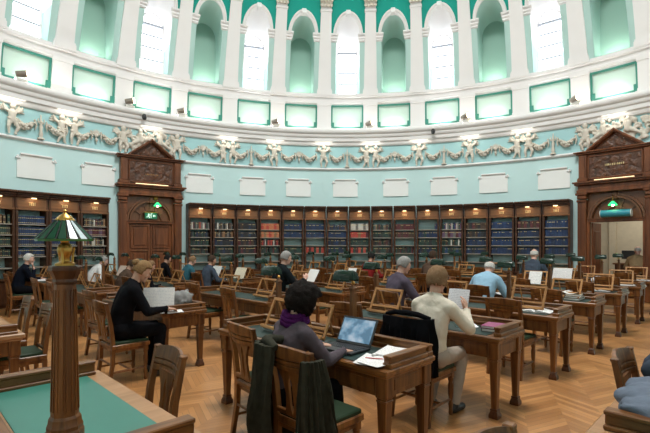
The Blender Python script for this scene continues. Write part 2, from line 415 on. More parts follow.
# ---------------------------------------------------------------- one bay of the clerestory
HB = STEP / 2
ZS, ZSP, ZT, ZTOP = 6.16, 7.64, 8.07, 9.0
HWD = 2.48                                  # half-width of the opening (degrees)
def open_half(z):                           # half-width in degrees at height z
    if z <= ZSP: return HWD
    t = (z - ZSP) / (ZT - ZSP)
    return HWD * math.sqrt(max(0, 1 - t * t))
def arch_z(a):
    t = min(1, abs(a) / HWD)
    return ZSP + (ZT - ZSP) * math.sqrt(1 - t * t)
def bay_wall():
    m = MB()
    def quadgrid(fn, na, nb, mi):
        g = [[m.bm.verts.new(fn(i / na, j / nb)) for j in range(nb + 1)] for i in range(na + 1)]
        for i in range(na):
            for j in range(nb):
                try: m.bm.faces.new((g[i][j], g[i][j + 1], g[i + 1][j + 1], g[i + 1][j])).material_index = mi(j / nb) if callable(mi) else mi
                except ValueError: pass
    lerp = lambda a, b, t: a + (b - a) * t
    pt = lambda a, z, off=0: C(a, prof(z) + off, z)
    # panel band below (white with recess), z 5.05..6.0
    PA, PZ0, PZ1 = 3.15, 5.17, 5.81
    for x0, x1, z0, z1 in ((-HB, -PA, 5.04, 5.9), (PA, HB, 5.04, 5.9), (-PA, PA, 5.04, PZ0), (-PA, PA, PZ1, 5.9)):
        quadgrid(lambda s, t: pt(lerp(x0, x1, s), lerp(z0, z1, t)), 3, 4, 0)
    dp = .05
    quadgrid(lambda s, t: pt(lerp(-PA, PA, s), lerp(PZ0, PZ1, t), dp), 5, 5, 1)          # recessed mint panel
    for (xa, za, xb, zb) in ((-PA, PZ0, -PA, PZ1), (PA, PZ0, PA, PZ1), (-PA, PZ0, PA, PZ0), (-PA, PZ1, PA, PZ1)):
        quadgrid(lambda s, t: pt(lerp(xa, xb, s), lerp(za, zb, s), dp * t), 5, 1, 3)
    # wall 6.0 .. ZS, jambs, spandrel
    quadgrid(lambda s, t: pt(lerp(-HB, HB, s), lerp(5.9, ZS, t)), 6, 2, 0)
    for sg in (-1, 1):
        quadgrid(lambda s, t: pt(sg * lerp(HWD, HB, s), lerp(ZS, ZSP, t)), 2, 10, 2)
        quadgrid(lambda s, t: pt(sg * lerp(HWD, HB, s), lerp(ZSP, ZTOP, t)), 2, 8, 3 + 1)
    quadgrid(lambda s, t: (lambda a: pt(a, lerp(arch_z(a), ZTOP, t)))(HWD * math.cos(PI * (1 - s))), 24, 6, 4)
    return m
def outline(kz=1.0, n=14, hw=1.0):
    o = [(-HWD * hw, ZS), (-HWD * hw, ZS + (ZSP - ZS) * .5)]
    for i in range(n + 1):
        a = PI - PI * i / n
        o.append((HWD * hw * math.cos(a), ZSP + (ZT - ZSP) * math.sin(a)))
    o += [(HWD * hw, ZS + (ZSP - ZS) * .5), (HWD * hw, ZS)]
    return [(a, ZS + (z - ZS) * kz) for a, z in o]
def reveal(m, rback, kz, mi, hw=1.0):
    f = outline(); b = outline(kz, hw=hw)
    fv = [m.bm.verts.new(C(a, prof(z), z)) for a, z in f]; bv = [m.bm.verts.new(C(a, rback, z)) for a, z in b]
    n = len(fv)
    mis = mi if isinstance(mi, tuple) else (mi, mi)
    for i in range(n):
        q = (fv[i], fv[(i + 1) % n], bv[(i + 1) % n], bv[i])
        m.bm.faces.new(q).material_index = mis[0] if i in (0, n - 2, n - 1) else mis[1]
    return bv
def fill(m, pts, mi):
    c = m.bm.verts.new(sum((Vector(p) for p in pts), Vector()) / len(pts))
    vs = [m.bm.verts.new(p) for p in pts]
    for i in range(len(vs)): m.bm.faces.new((vs[i], vs[(i + 1) % len(vs)], c)).material_index = mi
DRUM = [plaster, mint, jamb_teal, teal, deep_teal, niche_teal]
RG = 8.56                                   # plane of the glazing / back of the niches
m = bay_wall(); reveal(m, RG, .84, (2, 0), .84); drum_win = m.mesh('wall_drum', DRUM, 40)
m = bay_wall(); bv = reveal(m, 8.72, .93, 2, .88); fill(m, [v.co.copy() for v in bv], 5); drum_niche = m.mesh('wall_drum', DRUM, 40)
# window: pane + white frame with glazing bars
m = MB(); fill(m, [C(a, RG + .03, z) for a, z in outline(.84, hw=.84)], 0); pane_me = m.mesh('pane', daylight, 0)
m = MB()
o_ = outline(.84, hw=.84); i_ = [(a * .86, ZS + .03 + (z - ZS) * .965) for a, z in o_]
fo = [m.bm.verts.new(C(a, RG - .02, z)) for a, z in o_]; fi = [m.bm.verts.new(C(a, RG - .02, z)) for a, z in i_]
bo = [m.bm.verts.new(C(a, RG + .02, z)) for a, z in i_]
for i in range(len(fo)):
    j = (i + 1) % len(fo)
    m.bm.faces.new((fo[i], fo[j], fi[j], fi[i])); m.bm.faces.new((fi[i], fi[j], bo[j], bo[i]))
for z in (6.5, 6.83, 7.15):
    m.box(C(0, RG, z), (2 * 8.6 * S * math.sin(rad(HWD * .76)), .04, .045), mi=1)
zb = 7.43; m.box(C(0, RG - .02, zb), (2 * 8.6 * S * math.sin(rad(HWD * .76)), .07, .075), mi=1)
frame_me = m.mesh('window_frame', [plaster, window_bar], 30)
# teal panel frame with stepped lower corners
m = MB()
def bar(a0, z0, a1, z1, w, off=.012):
    n = 6
    for i in range(n):
        A0_, A1_ = a0 + (a1 - a0) * i / n, a0 + (a1 - a0) * (i + 1) / n
        Z0_, Z1_ = z0 + (z1 - z0) * i / n, z0 + (z1 - z0) * (i + 1) / n
        if abs(a1 - a0) > abs(z1 - z0):
            q = [(A0_, Z0_ - w), (A1_, Z1_ - w), (A1_, Z1_ + w), (A0_, Z0_ + w)]
        else:
            wa = w / 8.5 * 57.3
            q = [(A0_ - wa, Z0_), (A0_ + wa, Z0_), (A1_ + wa, Z1_), (A1_ - wa, Z1_)]
        v = [C(a, prof(z) - off, z) for a, z in q] + [C(a, prof(z) + .02, z) for a, z in q]
        m.add(v, [(0, 1, 2, 3), (0, 4, 5, 1), (1, 5, 6, 2), (2, 6, 7, 3), (3, 7, 4, 0)])
bar(-3.15, 5.81, 3.15, 5.81, .022); bar(-3.15, 5.31, -3.15, 5.83, .022); bar(3.15, 5.31, 3.15, 5.83, .022)
bar(-2.85, 5.18, 2.85, 5.18, .02); bar(-3.0, 5.17, -3.0, 5.33, .05); bar(3.0, 5.17, 3.0, 5.33, .05)
panel_me = m.mesh('trim_panel', teal, 30)
# archivolt, imposts, keystone
m = MB()
def arch_pt(t, k, off):
    a = HWD * k * math.cos(PI - PI * t); z = ZSP + (ZT - ZSP) * k * math.sin(PI * t); return C(a, prof(z) - off, z)
secs = [(1.0, -.02), (1.0, .05), (1.07, .06), (1.14, .05), (1.16, .08), (1.26, .08), (1.29, .0)]
n = 24
rows = [[m.bm.verts.new(arch_pt(i / n, k, off)) for k, off in secs] for i in range(n + 1)]
for A, B in zip(rows, rows[1:]):
    for j in range(len(secs) - 1): m.bm.faces.new((A[j], A[j + 1], B[j + 1], B[j]))
m.box(C(0, prof(8.12) - .05, 8.13), (.16, .16, .24), Rx(-.5), b=.02)
for sg in (-1, 1):
    a = sg * HWD * 1.16
    for z, w, h, d in ((7.58, .3, .06, .12), (7.65, .36, .05, .17), (7.52, .26, .05, .09)):
        m.box(C(a, prof(z) - .0, z), (w * .8, d, h * S), Rz(-rad(a)) @ Rx(-.45), b=.01)
arch_me = m.mesh('trim_arch', plaster, 40)
# pilaster with pedestal and leafy capital, centred on the bay edge
m = MB()
def pil(z0, z1, hw0, hw1, off, mi=0, n=10, lip=True):
    # strip standing off the wall between z0 and z1
    L_ = []
    for i in range(n + 1):
        z = z0 + (z1 - z0) * i / n; hw = hw0 + (hw1 - hw0) * i / n
        L_.append([m.bm.verts.new(C(a, prof(z) - o, z)) for a, o in ((-hw, -.02), (-hw, off), (hw, off), (hw, -.02))])
    for A, B in zip(L_, L_[1:]):
        for j in range(3): m.bm.faces.new((A[j], A[j + 1], B[j + 1], B[j])).material_index = mi
    m.bm.faces.new(L_[0]).material_index = mi; m.bm.faces.new(L_[-1][::-1]).material_index = mi
pil(5.08, 5.9, 1.42, 1.38, .06); pil(5.08, 5.2, 1.5, 1.45, .09, n=2); pil(5.80, 5.87, 1.45, 1.5, .09, n=2)
pil(6.08, 8.3, 1.36, 1.12, .07, n=16); pil(6.08, 6.21, 1.6, 1.56, .12, n=2); pil(6.21, 6.26, 1.5, 1.45, .1, n=2)
pil(8.16, 8.20, 1.25, 1.25, .1, n=1)
pil(8.52, 8.58, 1.75, 1.8, .2, n=1); pil(8.58, 9.0, 1.5, 1.5, .1, n=4)
pil(8.26, 8.52, 1.15, 1.5, .1, mi=1, n=3)
for row, (z, r_) in enumerate(((8.29, .1), (8.39, .12))):
    for j in range(4):
        a = (-1.05 + .7 * j) * (1 + .12 * row); b_ = C(a, prof(z) - r_, z)
        m.ell(b_, (.05, .045, .085), Rz(-rad(a)) @ Rx(-.4), 8, 6, 1)
for a in (-1.45, 1.45):
    m.tube([Vector(C(a, prof(8.46) - .1, 8.46)) + Vector((.05 * math.cos(t), 0, .05 * math.sin(t))) for t in [i * .9 for i in range(7)]], .022, 6, 1)
pil_me = m.mesh('trim_pilaster', [plaster, cream], 35)

wc = 0
for k in range(-19, 19):
    rz = -rad(bay(k)); loc = (CX, CY, 0)
    win = k % 2 == 0
    struct(put('wall_drum', drum_win if win else drum_niche, None, loc, rz))
    p_ = put(trim_name(), pil_me, None, loc, rz - rad(HB)); struct(p_)
    struct(put(trim_name(), arch_me, None, loc, rz)); struct(put(trim_name(), panel_me, None, loc, rz))
    if win:
        wc += 1
        w_ = put('window_%d' % wc, frame_me, None, loc, rz); struct(w_)
        put('pane', pane_me, w_)
# dome with a round skylight
dome = [(prof(z), z) for z in (9.0, 9.2, 9.4)]
for i in range(1, 9):
    t = i / 8; dome.append((prof(9.4) - (prof(9.4) - 2.6) * math.sin(t * PI / 2) ** 1.0, 9.4 + 2.0 * (1 - math.cos(t * PI / 2))))
dome = [(r, z) for r, z in dome]
ringmesh(dome, [deep_teal, plaster], 'ceiling', cell=lambda a, j: 0 if j < 2 else 1)
m = MB(); m.lathe([(0, 0), (2.62 * S, 0)], 48); sk = m.build('window_skylight', skylight_m, None, 0, (CX, CY, dome[-1][1] * S + 1.6 - 1.6 * S - .01)); struct(sk)
m = MB()
for k in range(12):
    a = 2 * PI * k / 12; m.box((1.3 * S * math.cos(a), 1.3 * S * math.sin(a), -.05), (2.6 * S, .05, .06), Rz(a))
m.lathe([(2.55 * S, -.08), (2.7 * S, -.08), (2.7 * S, .02), (2.55 * S, .02), (2.55 * S, -.08)], 48)
m.build('window_frame', plaster, sk)

# white plaques below the frieze
PQ = []
m = MB()
hw, z0, z1 = .46, zz(3.06), zz(3.56)
def plq(poly, y0, y1, mi=0): m.prism(poly, y0, y1, mi)
q = .07
poly = [(-hw, z0), (hw, z0), (hw, z1 - q * 1.6), (hw - q, z1 - q * 1.6), (hw - q, z1), (-hw + q, z1), (-hw + q, z1 - q * 1.6), (-hw, z1 - q * 1.6)]
plq(poly, -.035, 0.03, 0)
m.box((0, -.05, z1 + .02), (2 * hw - 2 * q, .07, .05), b=.01, mi=1)
for sg in (-1, 1):
    m.box((sg * (hw - .02), -.05, z1 - q * 1.6 + .02), (.12, .06, .05), b=.01, mi=1); m.ell((sg * (hw - .01), -.06, z1 - .06), (.035, .03, .04), None, 8, 6, 1)
plq_me = m.mesh('trim_plaque', [plaque, plaster], 30)
for k in range(-19, 19):
    a = {-6: -54.6, -5: -45.7, -3: -28.5, -2: -18.3, -1: -9.1, 0: .5, 1: 10.7, 2: 20.1, 3: 29.2, 4: 39.3}.get(k, bay(k))
    if abs(a - D1) < 5 or abs(a - D2) < 5: continue
    (x, y), rz = on_wall(a, RW - .01)
    struct(put(trim_name(), plq_me, None, (x, y, 0), rz))

# ---------------------------------------------------------------- frieze: putti, garlands, candelabra
def remesh(m, vox, smooth_it=4, name='body'):
    me = m.mesh('tmp', [], 0); o = bpy.data.objects.new('tmp', me); COL.objects.link(o)
    md = o.modifiers.new('r', 'REMESH'); md.mode = 'VOXEL'; md.voxel_size = vox; md.use_smooth_shade = True
    if smooth_it:
        sm = o.modifiers.new('s', 'SMOOTH'); sm.factor = .5; sm.iterations = smooth_it
    dg = bpy.context.evaluated_depsgraph_get(); dg.update()
    ev = o.evaluated_get(dg); out = bpy.data.meshes.new_from_object(ev); out.name = name
    bpy.data.objects.remove(o); bpy.data.meshes.remove(me)
    return out
def cherub(pose):
    m = MB(); s = 1
    lift = {0: (.75, .75), 1: (.2, .8), 2: (.8, .1)}[pose]
    m.caps((0, 0, .40), (0, 0, .62), .095, .105); m.caps((-.07, 0, .64), (.07, 0, .64), .06, .06)
    m.ell((.01, -.03, .80), (.085, .085, .095)); m.ell((0, 0, .44), (.105, .085, .08))
    for sg, l in zip((-1, 1), lift):
        sh = Vector((sg * .11, 0, .65)); el = sh + Vector((sg * .10, -.03, .14 * l - .07)); ha = el + Vector((sg * .03, -.03, .16 * l - .03))
        m.caps(sh, el, .045, .036); m.caps(el, ha, .036, .028); m.ell(ha, (.035, .03, .035))
        bend = .06 if (sg > 0) == (pose != 2) else -.02
        hp = Vector((sg * .055, 0, .40)); kn = hp + Vector((sg * .03 + bend, -.05, -.19)); an = kn + Vector((-bend * 1.3, .04, -.18))
        m.caps(hp, kn, .068, .05); m.caps(kn, an, .05, .032); m.caps(an, an + Vector((sg * .03, -.05, -.02)), .028, .022)
        for j in range(4):     # feathered wing
            a = .5 + j * .35
            m.caps((sg * .07, .05, .66), (sg * (.10 + .22 * math.sin(a)), .06, .66 + .22 * math.cos(a)), .035, .022)
    m.caps((-.12, -.06, .45), (.13, -.06, .38), .03, .03)   # sash
    me = remesh(m, .016, 3, 'frieze_cherub'); me.materials.append(cream)
    return me
CHB = [cherub(i) for i in range(3)]
def garland(w):
    m = MB()
    n = 13
    for i in range(n):
        t = i / (n - 1); x = (t - .5) * w; z = -.20 * (1 - (2 * t - 1) ** 2); r = .04 + .045 * math.sin(PI * t)
        for j in range(5):
            a = rnd.uniform(0, 6.28); m.ell((x + rnd.uniform(-.02, .02), r * .6 * math.cos(a) - .02, z + r * .75 * math.sin(a)), (r * .55,) * 3, None, 6, 5)
    for sg in (-1, 1):
        m.tube([(sg * w / 2, -.02, .0), (sg * (w / 2 + .02), -.04, -.12), (sg * (w / 2 - .01), -.03, -.24)], [.03, .025, .008], 6)
    return m.mesh('frieze_garland', cream, 60)
GAR = garland(.50)
m = MB()   # tall candelabrum
m.lathe([(.11, 0), (.11, .04), (.05, .08), (.07, .16), (.045, .3), (.06, .42), (.035, .5), (.07, .58), (.025, .64), (.02, .8), (0.001, .84)], 12)
for sg in (-1, 1): m.tube([(0, 0, .52), (sg * .08, -.02, .54), (sg * .1, -.02, .64), (sg * .07, -.02, .68)], .018, 6)
CAN = m.mesh('frieze_candelabrum', cream, 50)
m = MB()   # short spray of leaves and flowers
for i in range(9):
    a = -1.2 + i * .3; m.tube([(0, 0, .32), (.12 * math.sin(a), -.03, .32 + .14 * math.cos(a)), (.2 * math.sin(a), -.02, .32 + .24 * math.cos(a))], [.02, .028, .006], 6)
m.ell((0, -.03, .32), (.07, .05, .07), None, 10, 8); m.ell((0, -.02, .17), (.05, .04, .08), None, 8, 6); m.tube([(0, 0, .3), (0, -.02, .1), (.02, 0, .02)], [.03, .02, .006], 6)
SPR = m.mesh('frieze_leaf_spray', cream, 60)
ZB = zz(3.955)
KINDS = [1, 2, 1, 1, 2, 1, 1, 2, 1, 1, 2, 1]      # singles and pairs from the left (the third, fourth and last flank the doorcases)
ANG = [-57.8, -50.3, -41.9, -32.6, -23.2, -14.0, -4.0, 5.7, 15.3, 25.0, 34.3, 44.2]
ci = 0; RC = RW - .07
def put_cherub(a, pose, label, sc=.92, flip=False):
    (x, y), rz = on_wall(a, RC)
    o = put('frieze_cherub', CHB[pose], None, (x, y, ZB), rz); o.scale = (-sc if flip else sc, sc * .8, sc)
    tag(o, label, 'sculpture', 'plaster cherubs of the frieze')
for i, (a, kd) in enumerate(zip(ANG, KINDS)):
    if kd == 1:
        where = {2: 'at the left shoulder of the left pediment', 3: 'at the right shoulder of the left pediment', 11: 'at the left shoulder of the right pediment'}.get(i, 'standing alone, %s cherub place from the left' % ORD[i])
        put_cherub(a, (i * 2) % 3, 'cream plaster winged cherub ' + where, .92, i % 2)
    else:
        for sg in (-1, 1):
            put_cherub(a + sg * .95, 1 if sg > 0 else 2, 'cream plaster winged cherub, %s of the pair at the %s frieze place' % ('left' if sg < 0 else 'right', ORD[i]), .90)
for a, lb in ((54.0, 'right'),):
    put_cherub(a, 1, 'cream plaster winged cherub at the right shoulder of the right pediment', .90)
gi = 0
for i in range(len(ANG) - 1):
    if i == 2: continue
    mid = (ANG[i] + ANG[i + 1]) / 2
    (x, y), rz = on_wall(mid, RW - .06)
    tall = i in (0, 4, 6, 8, 10)
    o = put('frieze_candelabrum' if tall else 'frieze_leaf_spray', CAN if tall else SPR, None, (x, y, ZB + (.0 if tall else .12)), rz); o.scale = (.82, .82, .82)
    tag(o, ('cream plaster candelabrum on the frieze, %s ornament from the left' if tall else 'cream plaster spray of leaves on the frieze, %s ornament from the left') % ORD[i], 'ornament')
    for sg in (-1, 1):
        (x, y), rz = on_wall(mid + sg * 2.15, RW - .06); gi += 1
        g = put('frieze_garland', GAR, None, (x, y, ZB + .47), rz)
        tag(g, 'cream plaster fruit garland along the frieze, %s swag from the left' % ORD[gi - 1], 'garland', 'plaster garlands of the frieze')
# scrollwork crest over each doorcase
def crest(D, lab):
    m = MB(); rr = random.Random(3)
    for i in range(70):
        x = rr.uniform(-.95, .95); top = .78 - .25 * abs(x); z = rr.uniform(.0, top)
        m.ell((x, rr.uniform(-.03, .03), z), (rr.uniform(.04, .1), .05, rr.uniform(.04, .1)), Ry(rr.uniform(0, 3)), 8, 6)
    for sg in (-1, 1):
        for j in range(3):
            cx = sg * (.25 + .28 * j); m.tube([(cx + (.11 - .012 * t) * math.cos(t * .7), -.05, .5 - .1 * j + (.11 - .012 * t) * math.sin(t * .7)) for t in range(9)], .03, 6)
        m.ell((sg * .32, -.06, .66), (.07, .07, .08), None, 10, 8); m.caps((sg * .3, -.03, .35), (sg * .32, -.04, .55), .09, .08); m.caps((sg * .35, -.04, .36), (sg * .62, -.04, .2), .07, .04)
    me = remesh(m, .022, 2, 'frieze_crest'); me.materials.append(cream)
    (x, y), rz = on_wall(D, RW - .05); tag(put('frieze_crest', me, None, (x, y, zz(4.02)), rz), lab, 'sculpture')
crest(D1, 'cream plaster scrollwork crest behind the left pediment'); crest(D2, 'cream plaster scrollwork crest behind the right pediment')

# ---------------------------------------------------------------- lights of the wall
m = MB(); m.box((0, 0, .010), (.70, .05, .016), b=.004, mi=0); m.box((0, 0, -.004), (.64, .022, .010), mi=1)
cl_me = m.mesh('cornice_light', [white_metal, strip_white], 30)
def area(name, loc, size, power, col, direction, sy=None):
    l = bpy.data.lights.new(name, 'AREA'); l.energy = power; l.color = col; l.size = size
    if sy: l.shape = 'RECTANGLE'; l.size_y = sy
    o = bpy.data.objects.new(name, l); COL.objects.link(o); o.location = loc
    o.rotation_euler = Vector(direction).to_track_quat('-Z', 'Y').to_euler()
    return o
lights_at = [(-60, 0)] + [(a, 1) for i, a in enumerate(ANG) if i not in (0, 2, 3, 11)] + [(-58.2, 1), (D1, 2), (D2, 2)]
ordered = sorted([a for a, t in lights_at if t])
for i, a in enumerate(ordered):
    (x, y), rz = on_wall(a, 8.42 * S)
    o = put('cornice_light', cl_me, None, (x, y, zz(4.70)), rz)
    tag(o, 'white strip light under the cornice washing the frieze, %s from the left' % ORD[i], 'light', 'strip lights under the cornice')
    (x2, y2), _ = on_wall(a, 8.36 * S)
    d = Vector((math.sin(rad(a)) * .75, math.cos(rad(a)) * .75, -1))
    area('cornice_lamp', (x2, y2, zz(4.67)), .6, .55, (1, .93, .8), d, .05)
for k in range(-8, 8):       # uplights on the ledge of every panel and at the foot of each niche
    a = bay(k)
    (x, y), _ = on_wall(a, (prof(5.1) - .16) * S)
    area('panel_lamp', (x, y, zz(5.14)), .55, 1.3, (.97, 1, .92), (math.sin(rad(a)) * .75, math.cos(rad(a)) * .75, .8), .06)
    if k % 2:
        (x, y), _ = on_wall(a, (8.5) * S)
        area('niche_lamp', (x, y, zz(ZS + .05)), .5, 1.6, (1, 1, .85), (math.sin(rad(a)) * .35, math.cos(rad(a)) * .35, 1), .06)
for k in range(19):          # added fill lights along the cornice top, put in to brighten drum and dome
    a = k * 360 / 19 + 3; (x, y), _ = on_wall(a, 8.42 * S)
    area('drum_fill', (x, y, zz(5.105)), 1.6, 10, (1, .985, .97), (-math.sin(rad(a)), -math.cos(rad(a)), .55), .10)
# little spot heads along the cornice top
m = MB(); m.box((0, 0, .03), (.2, .1, .05), b=.01)
sp_base = m.mesh('base', white_metal, 30)
m = MB(); m.tube([(-.10, -.02, .12), (.06, -.1, .15)], [.055, .07], 12); sp_head = m.mesh('lamp_head', plain('spot_metal', (.3, .26, .22), .35, metal=.5), 40)
m = MB(); m.tube([(.06, -.1, .15), (.075, -.108, .153)], [.062, .062], 12); sp_lens = m.mesh('lens', bulb, 30)
import bisect
def a_from_x(x, r):
    lo, hi = -75., 75.; t = (x - 325) / F
    for _ in range(50):
        md = (lo + hi) / 2
        if (.55 + r * math.sin(rad(md))) / (4.7 + r * math.cos(rad(md))) < t: lo = md
        else: hi = md
    return lo
for i, x in enumerate((27, 133, 184, 277, 370, 465, 573)):
    a = a_from_x(x, 8.15); (px, py), rz = on_wall(a, 8.42 * S)
    t = thing('cornice_spotlight', 'small white spotlight standing on the cornice, %s from the left' % ORD[i], 'spotlight', (px, py, zz(5.085)), rz, 'spotlights on the cornice')
    t.scale = (1.35,) * 3; put('base', sp_base, t); h = put('lamp_head', sp_head, t); put('lens', sp_lens, h)
for i, x in enumerate((147, 432.5)):
    a = a_from_x(x + .01, 8.06); (px, py), rz = on_wall(a, 8.28 * S)
    t = thing('security_camera', 'dark dome security camera under the cornice edge, %s' % ('left of the left pediment top' if i == 0 else 'right of the room centre'), 'camera', (px, py, zz(4.93)), rz)
    m = MB(); m.box((0, .05, .04), (.06, .12, .05), b=.01); m.build('bracket', white_metal, t)
    m = MB(); m.lathe([(.001, -.16), (.05, -.14), (.07, -.09), (.07, -.02), (.04, .03)], 14); m.build('camera_body', black_metal, t)
# ================================================================ doorcases
def doorcase(n, D, lab, leaves):
    (x, y), rz = on_wall(D, RW - .12)
    root = thing('door_%d' % n, lab, 'door', (x, y, 0), rz, None, 'structure'); root.scale = (.91, 1, 1)
    W = 1.08; H1 = 3.22; OW = .80
    def part(name, fill_, mats, par=root, sm=30):
        m_ = MB(); fill_(m_); return m_.build(name, mats, par, sm)
    def f(m):
        for sg in (-1, 1):
            m.box((sg * .94, .02, .18), (.34, .32, .36), b=.02); m.box((sg * .94, .02, .40), (.30, .29, .08), b=.02)
            m.box((sg * .94, .03, 1.65), (.26, .22, 2.5), b=.015); m.box((sg * .94, -.085, 1.65), (.17, .02, 2.2), b=.008)
            m.box((sg * .94, .02, 2.92), (.30, .27, .07), b=.02); m.box((sg * .94, .02, 3.04), (.28, .25, .12), b=.02); m.box((sg * .94, .01, 3.13), (.36, .31, .07), b=.02)
    part('pilaster', f, door_wood)
    def f(m):
        for sg in (-1, 1): m.box((sg * (OW - .02), .06, 1.15), (.1, .14, 2.3), b=.01)
        m.box((0, .06, 2.31), (1.62, .16, .09), b=.015); m.box((0, -.02, 2.36), (1.66, .06, .03), b=.01)
    part('door_frame', f, door_wood)
    def f(m):
        m.box((0, .12, 2.76), (1.62, .06, .82))
        R0 = .72
        for r0, r1, d in ((R0, .66, -.03), (.80, .74, .0), (.40, .36, .03)):
            pts = []
            pts = [(r1 * math.cos(PI * i / 20), 2.36 + r1 * .92 * math.sin(PI * i / 20)) for i in range(21)] + [(r0 * math.cos(PI * i / 20), 2.36 + r0 * .92 * math.sin(PI * i / 20)) for i in range(20, -1, -1)]
            for i in range(20):
                q = [pts[i], pts[i + 1], pts[41 - i - 1], pts[41 - i]]
                m.prism(q, d, .11)
        for a in (.6, 1.2, PI / 2, PI - 1.2, PI - .6):
            c_, s_ = math.cos(a), math.sin(a)
            m.box((.53 * c_, .08, 2.36 + .49 * s_), (.30, .05, .03), Ry(-a))
        m.box((0, .02, 3.02), (.14, .14, .2), b=.02)
    part('arch_panel', f, wood_arch)
    def f(m):
        m.box((0, .02, 3.2), (2.16, .34, .10), b=.015); m.box((0, .03, 3.31), (2.1, .28, .14), b=.01); m.box((0, -.01, 3.42), (2.26, .40, .06), b=.02); m.box((0, -.03, 3.47), (2.36, .46, .05), b=.015)
    part('entablature', f, door_wood)
    def f(m):
        m.box((0, .06, 3.9), (1.86, .22, .84), b=.01)
        for sg in (-1, 1):
            m.box((sg * .9, .0, 3.9), (.24, .26, .8), b=.015); m.box((sg * .9, -.01, 3.55), (.32, .3, .1), b=.02); m.box((sg * .9, -.14, 3.92), (.14, .02, .6), b=.005)
            m.box((sg * 1.02, .02, 3.56), (.12, .2, .16), b=.03)
        for z, d in ((3.58, .04), (4.24, .04)): m.box((0, -.07, z), (1.5, .06, d), b=.008)
        for sg in (-1, 1): m.box((sg * .74, -.07, 3.91), (.04, .06, .64), b=.008)
    part('attic', f, door_wood)
    def f(m): m.box((0, -.06, 3.91), (1.44, .03, .62))
    part('carved_panel', f, door_carve)
    def f(m):
        m.box((0, .0, 4.34), (2.2, .34, .05), b=.015); m.box((0, -.02, 4.385), (2.32, .4, .04), b=.012)
        ap = 4.93; hw = .76
        for sg in (-1, 1):
            ln = math.hypot(hw, ap - 4.41); an = math.atan2(ap - 4.41, hw)
            m.box((sg * hw / 2, .0, (4.44 + ap) / 2), (ln + .06, .36, .06), Ry(sg * an), b=.015)
            m.box((sg * hw / 2, .0, (4.38 + ap) / 2 - .01), (ln - .02, .28, .05), Ry(sg * an), b=.01)
        m.prism([(-.70, 4.40), (.70, 4.40), (0, 4.88)], .0, .16)
    part('pediment', f, door_wood)
    def f(m): m.prism([(-.48, 4.45), (.48, 4.45), (0, 4.78)], -.05, .02)
    part('pediment_carving', f, door_carve)
    def f(m):
        m.box((0, -.14, 3.52), (1.1, .04, .02), b=.006)
    o = part('picture_light', f, strip_warm)
    if leaves == 2:
        for sg in (-1, 1):
            def f(m):
                m.box((sg * .372, .10, 1.14), (.735, .06, 2.24), b=.006)
                for z, h in ((.38, .42), (1.05, .7), (1.85, .7)):
                    for dx in (-.29, .29): m.box((sg * .372 + dx, .06, z), (.03, .05, h), b=.01)
                    for dz in (-h / 2, h / 2): m.box((sg * .372, .06, z + dz), (.61, .05, .03), b=.01)
                    m.box((sg * .372, .065, z), (.4, .04, h - .16), b=.018)
            lf = part('leaf', f, door_wood)
            m_ = MB(); m_.ell((sg * .07, .03, 1.05), (.03, .04, .03), None, 10, 8); m_.box((sg * .07, .065, 1.05), (.05, .02, .22), b=.006); m_.build('handle', brass, lf)
    return root
wood_arch = wood('arch_wood', (.12, .045, .016), (.22, .085, .03), sc=7)
door1 = doorcase(1, D1, 'tall closed carved oak double door with triangular pediment on the left', 2)
door2 = doorcase(2, D2, 'tall open carved oak doorway with triangular pediment on the right', 0)
# right doorway: one leaf folded back into the lobby
m = MB(); m.box((-.70, .52, 1.14), (.06, .74, 2.24), b=.006)
for z, h in ((.5, .6), (1.5, 1.0)): m.box((-.665, .52, z), (.03, .5, h), b=.012)
m.build('leaf', door_wood, door2)
m = MB(); m.ell((-.64, .82, 1.05), (.035, .03, .03), None, 10, 8); m.build('handle', brass, door2)

def local(D, r, x, y, z):        # door-local -> world
    (px, py), rz = on_wall(D, r); c_, s_ = math.cos(rz), math.sin(rz)
    return (px + x * c_ - y * s_, py + x * s_ + y * c_, z), rz
# exit sign (pictogram, arrow), green glass lamps, blue banner
p, rz = local(D1, RW - .12, -.02, -.06, 2.52)
t = thing('exit_sign', 'lit green exit sign with white running figure above the closed left door', 'sign', p, rz)
t.scale = (.85,) * 3
m = MB(); m.box((0, 0, 0), (.44, .07, .22), b=.01); m.build('sign_body', exit_green, t)
m = MB()
m.ell((-.085, -.04, .07), (.018, .008, .018), None, 10, 6)
for a, b in (((-.09, .045), (-.10, -.01)), ((-.10, -.01), (-.065, -.04)), ((-.065, -.04), (-.075, -.085)), ((-.10, -.01), (-.13, -.045)), ((-.13, -.045), (-.165, -.045)), ((-.09, .04), (-.055, .015)), ((-.055, .015), (-.035, .03)), ((-.09, .04), (-.125, .02))):
    m.caps((a[0], -.04, a[1]), (b[0], -.04, b[1]), .011, .011, 6)
m.box((-.005, -.04, 0), (.018, .012, .17)); m.box((.02, -.04, .08), (.05, .012, .015)); 
m.box((.12, -.04, 0), (.09, .012, .028)); m.prism([(.06, 0), (.10, .05), (.10, -.05)], -.046, -.034)
m.build('pictogram', exit_white, t)
m = MB(); m.box((0, .03, .135), (.50, .12, .04), b=.01); m.build('hood', brass, t)
def hang_lamp(D, x, z, lab):
    p, rz = local(D, RW - .12, x, -.22, z)
    t = thing('green_lamp', lab, 'lamp', p, rz)
    m = MB(); m.tube([(0, .2, .28), (0, .02, .30), (0, -.02, .26), (0, 0, .14)], .014, 8); m.ell((0, .2, .28), (.06, .03, .06), None, 10, 8); m.build('bracket', brass, t)
    m = MB(); m.lathe([(.03, .13), (.045, .11), (.115, .03), (.12, .01), (.11, .01), (.04, .10), (.025, .12)], 20); m.build('lamp_shade', green_lit, t)
    m = MB(); m.ell((0, 0, .03), (.04, .04, .05), None, 10, 8); m.build('bulb', bulb, t)
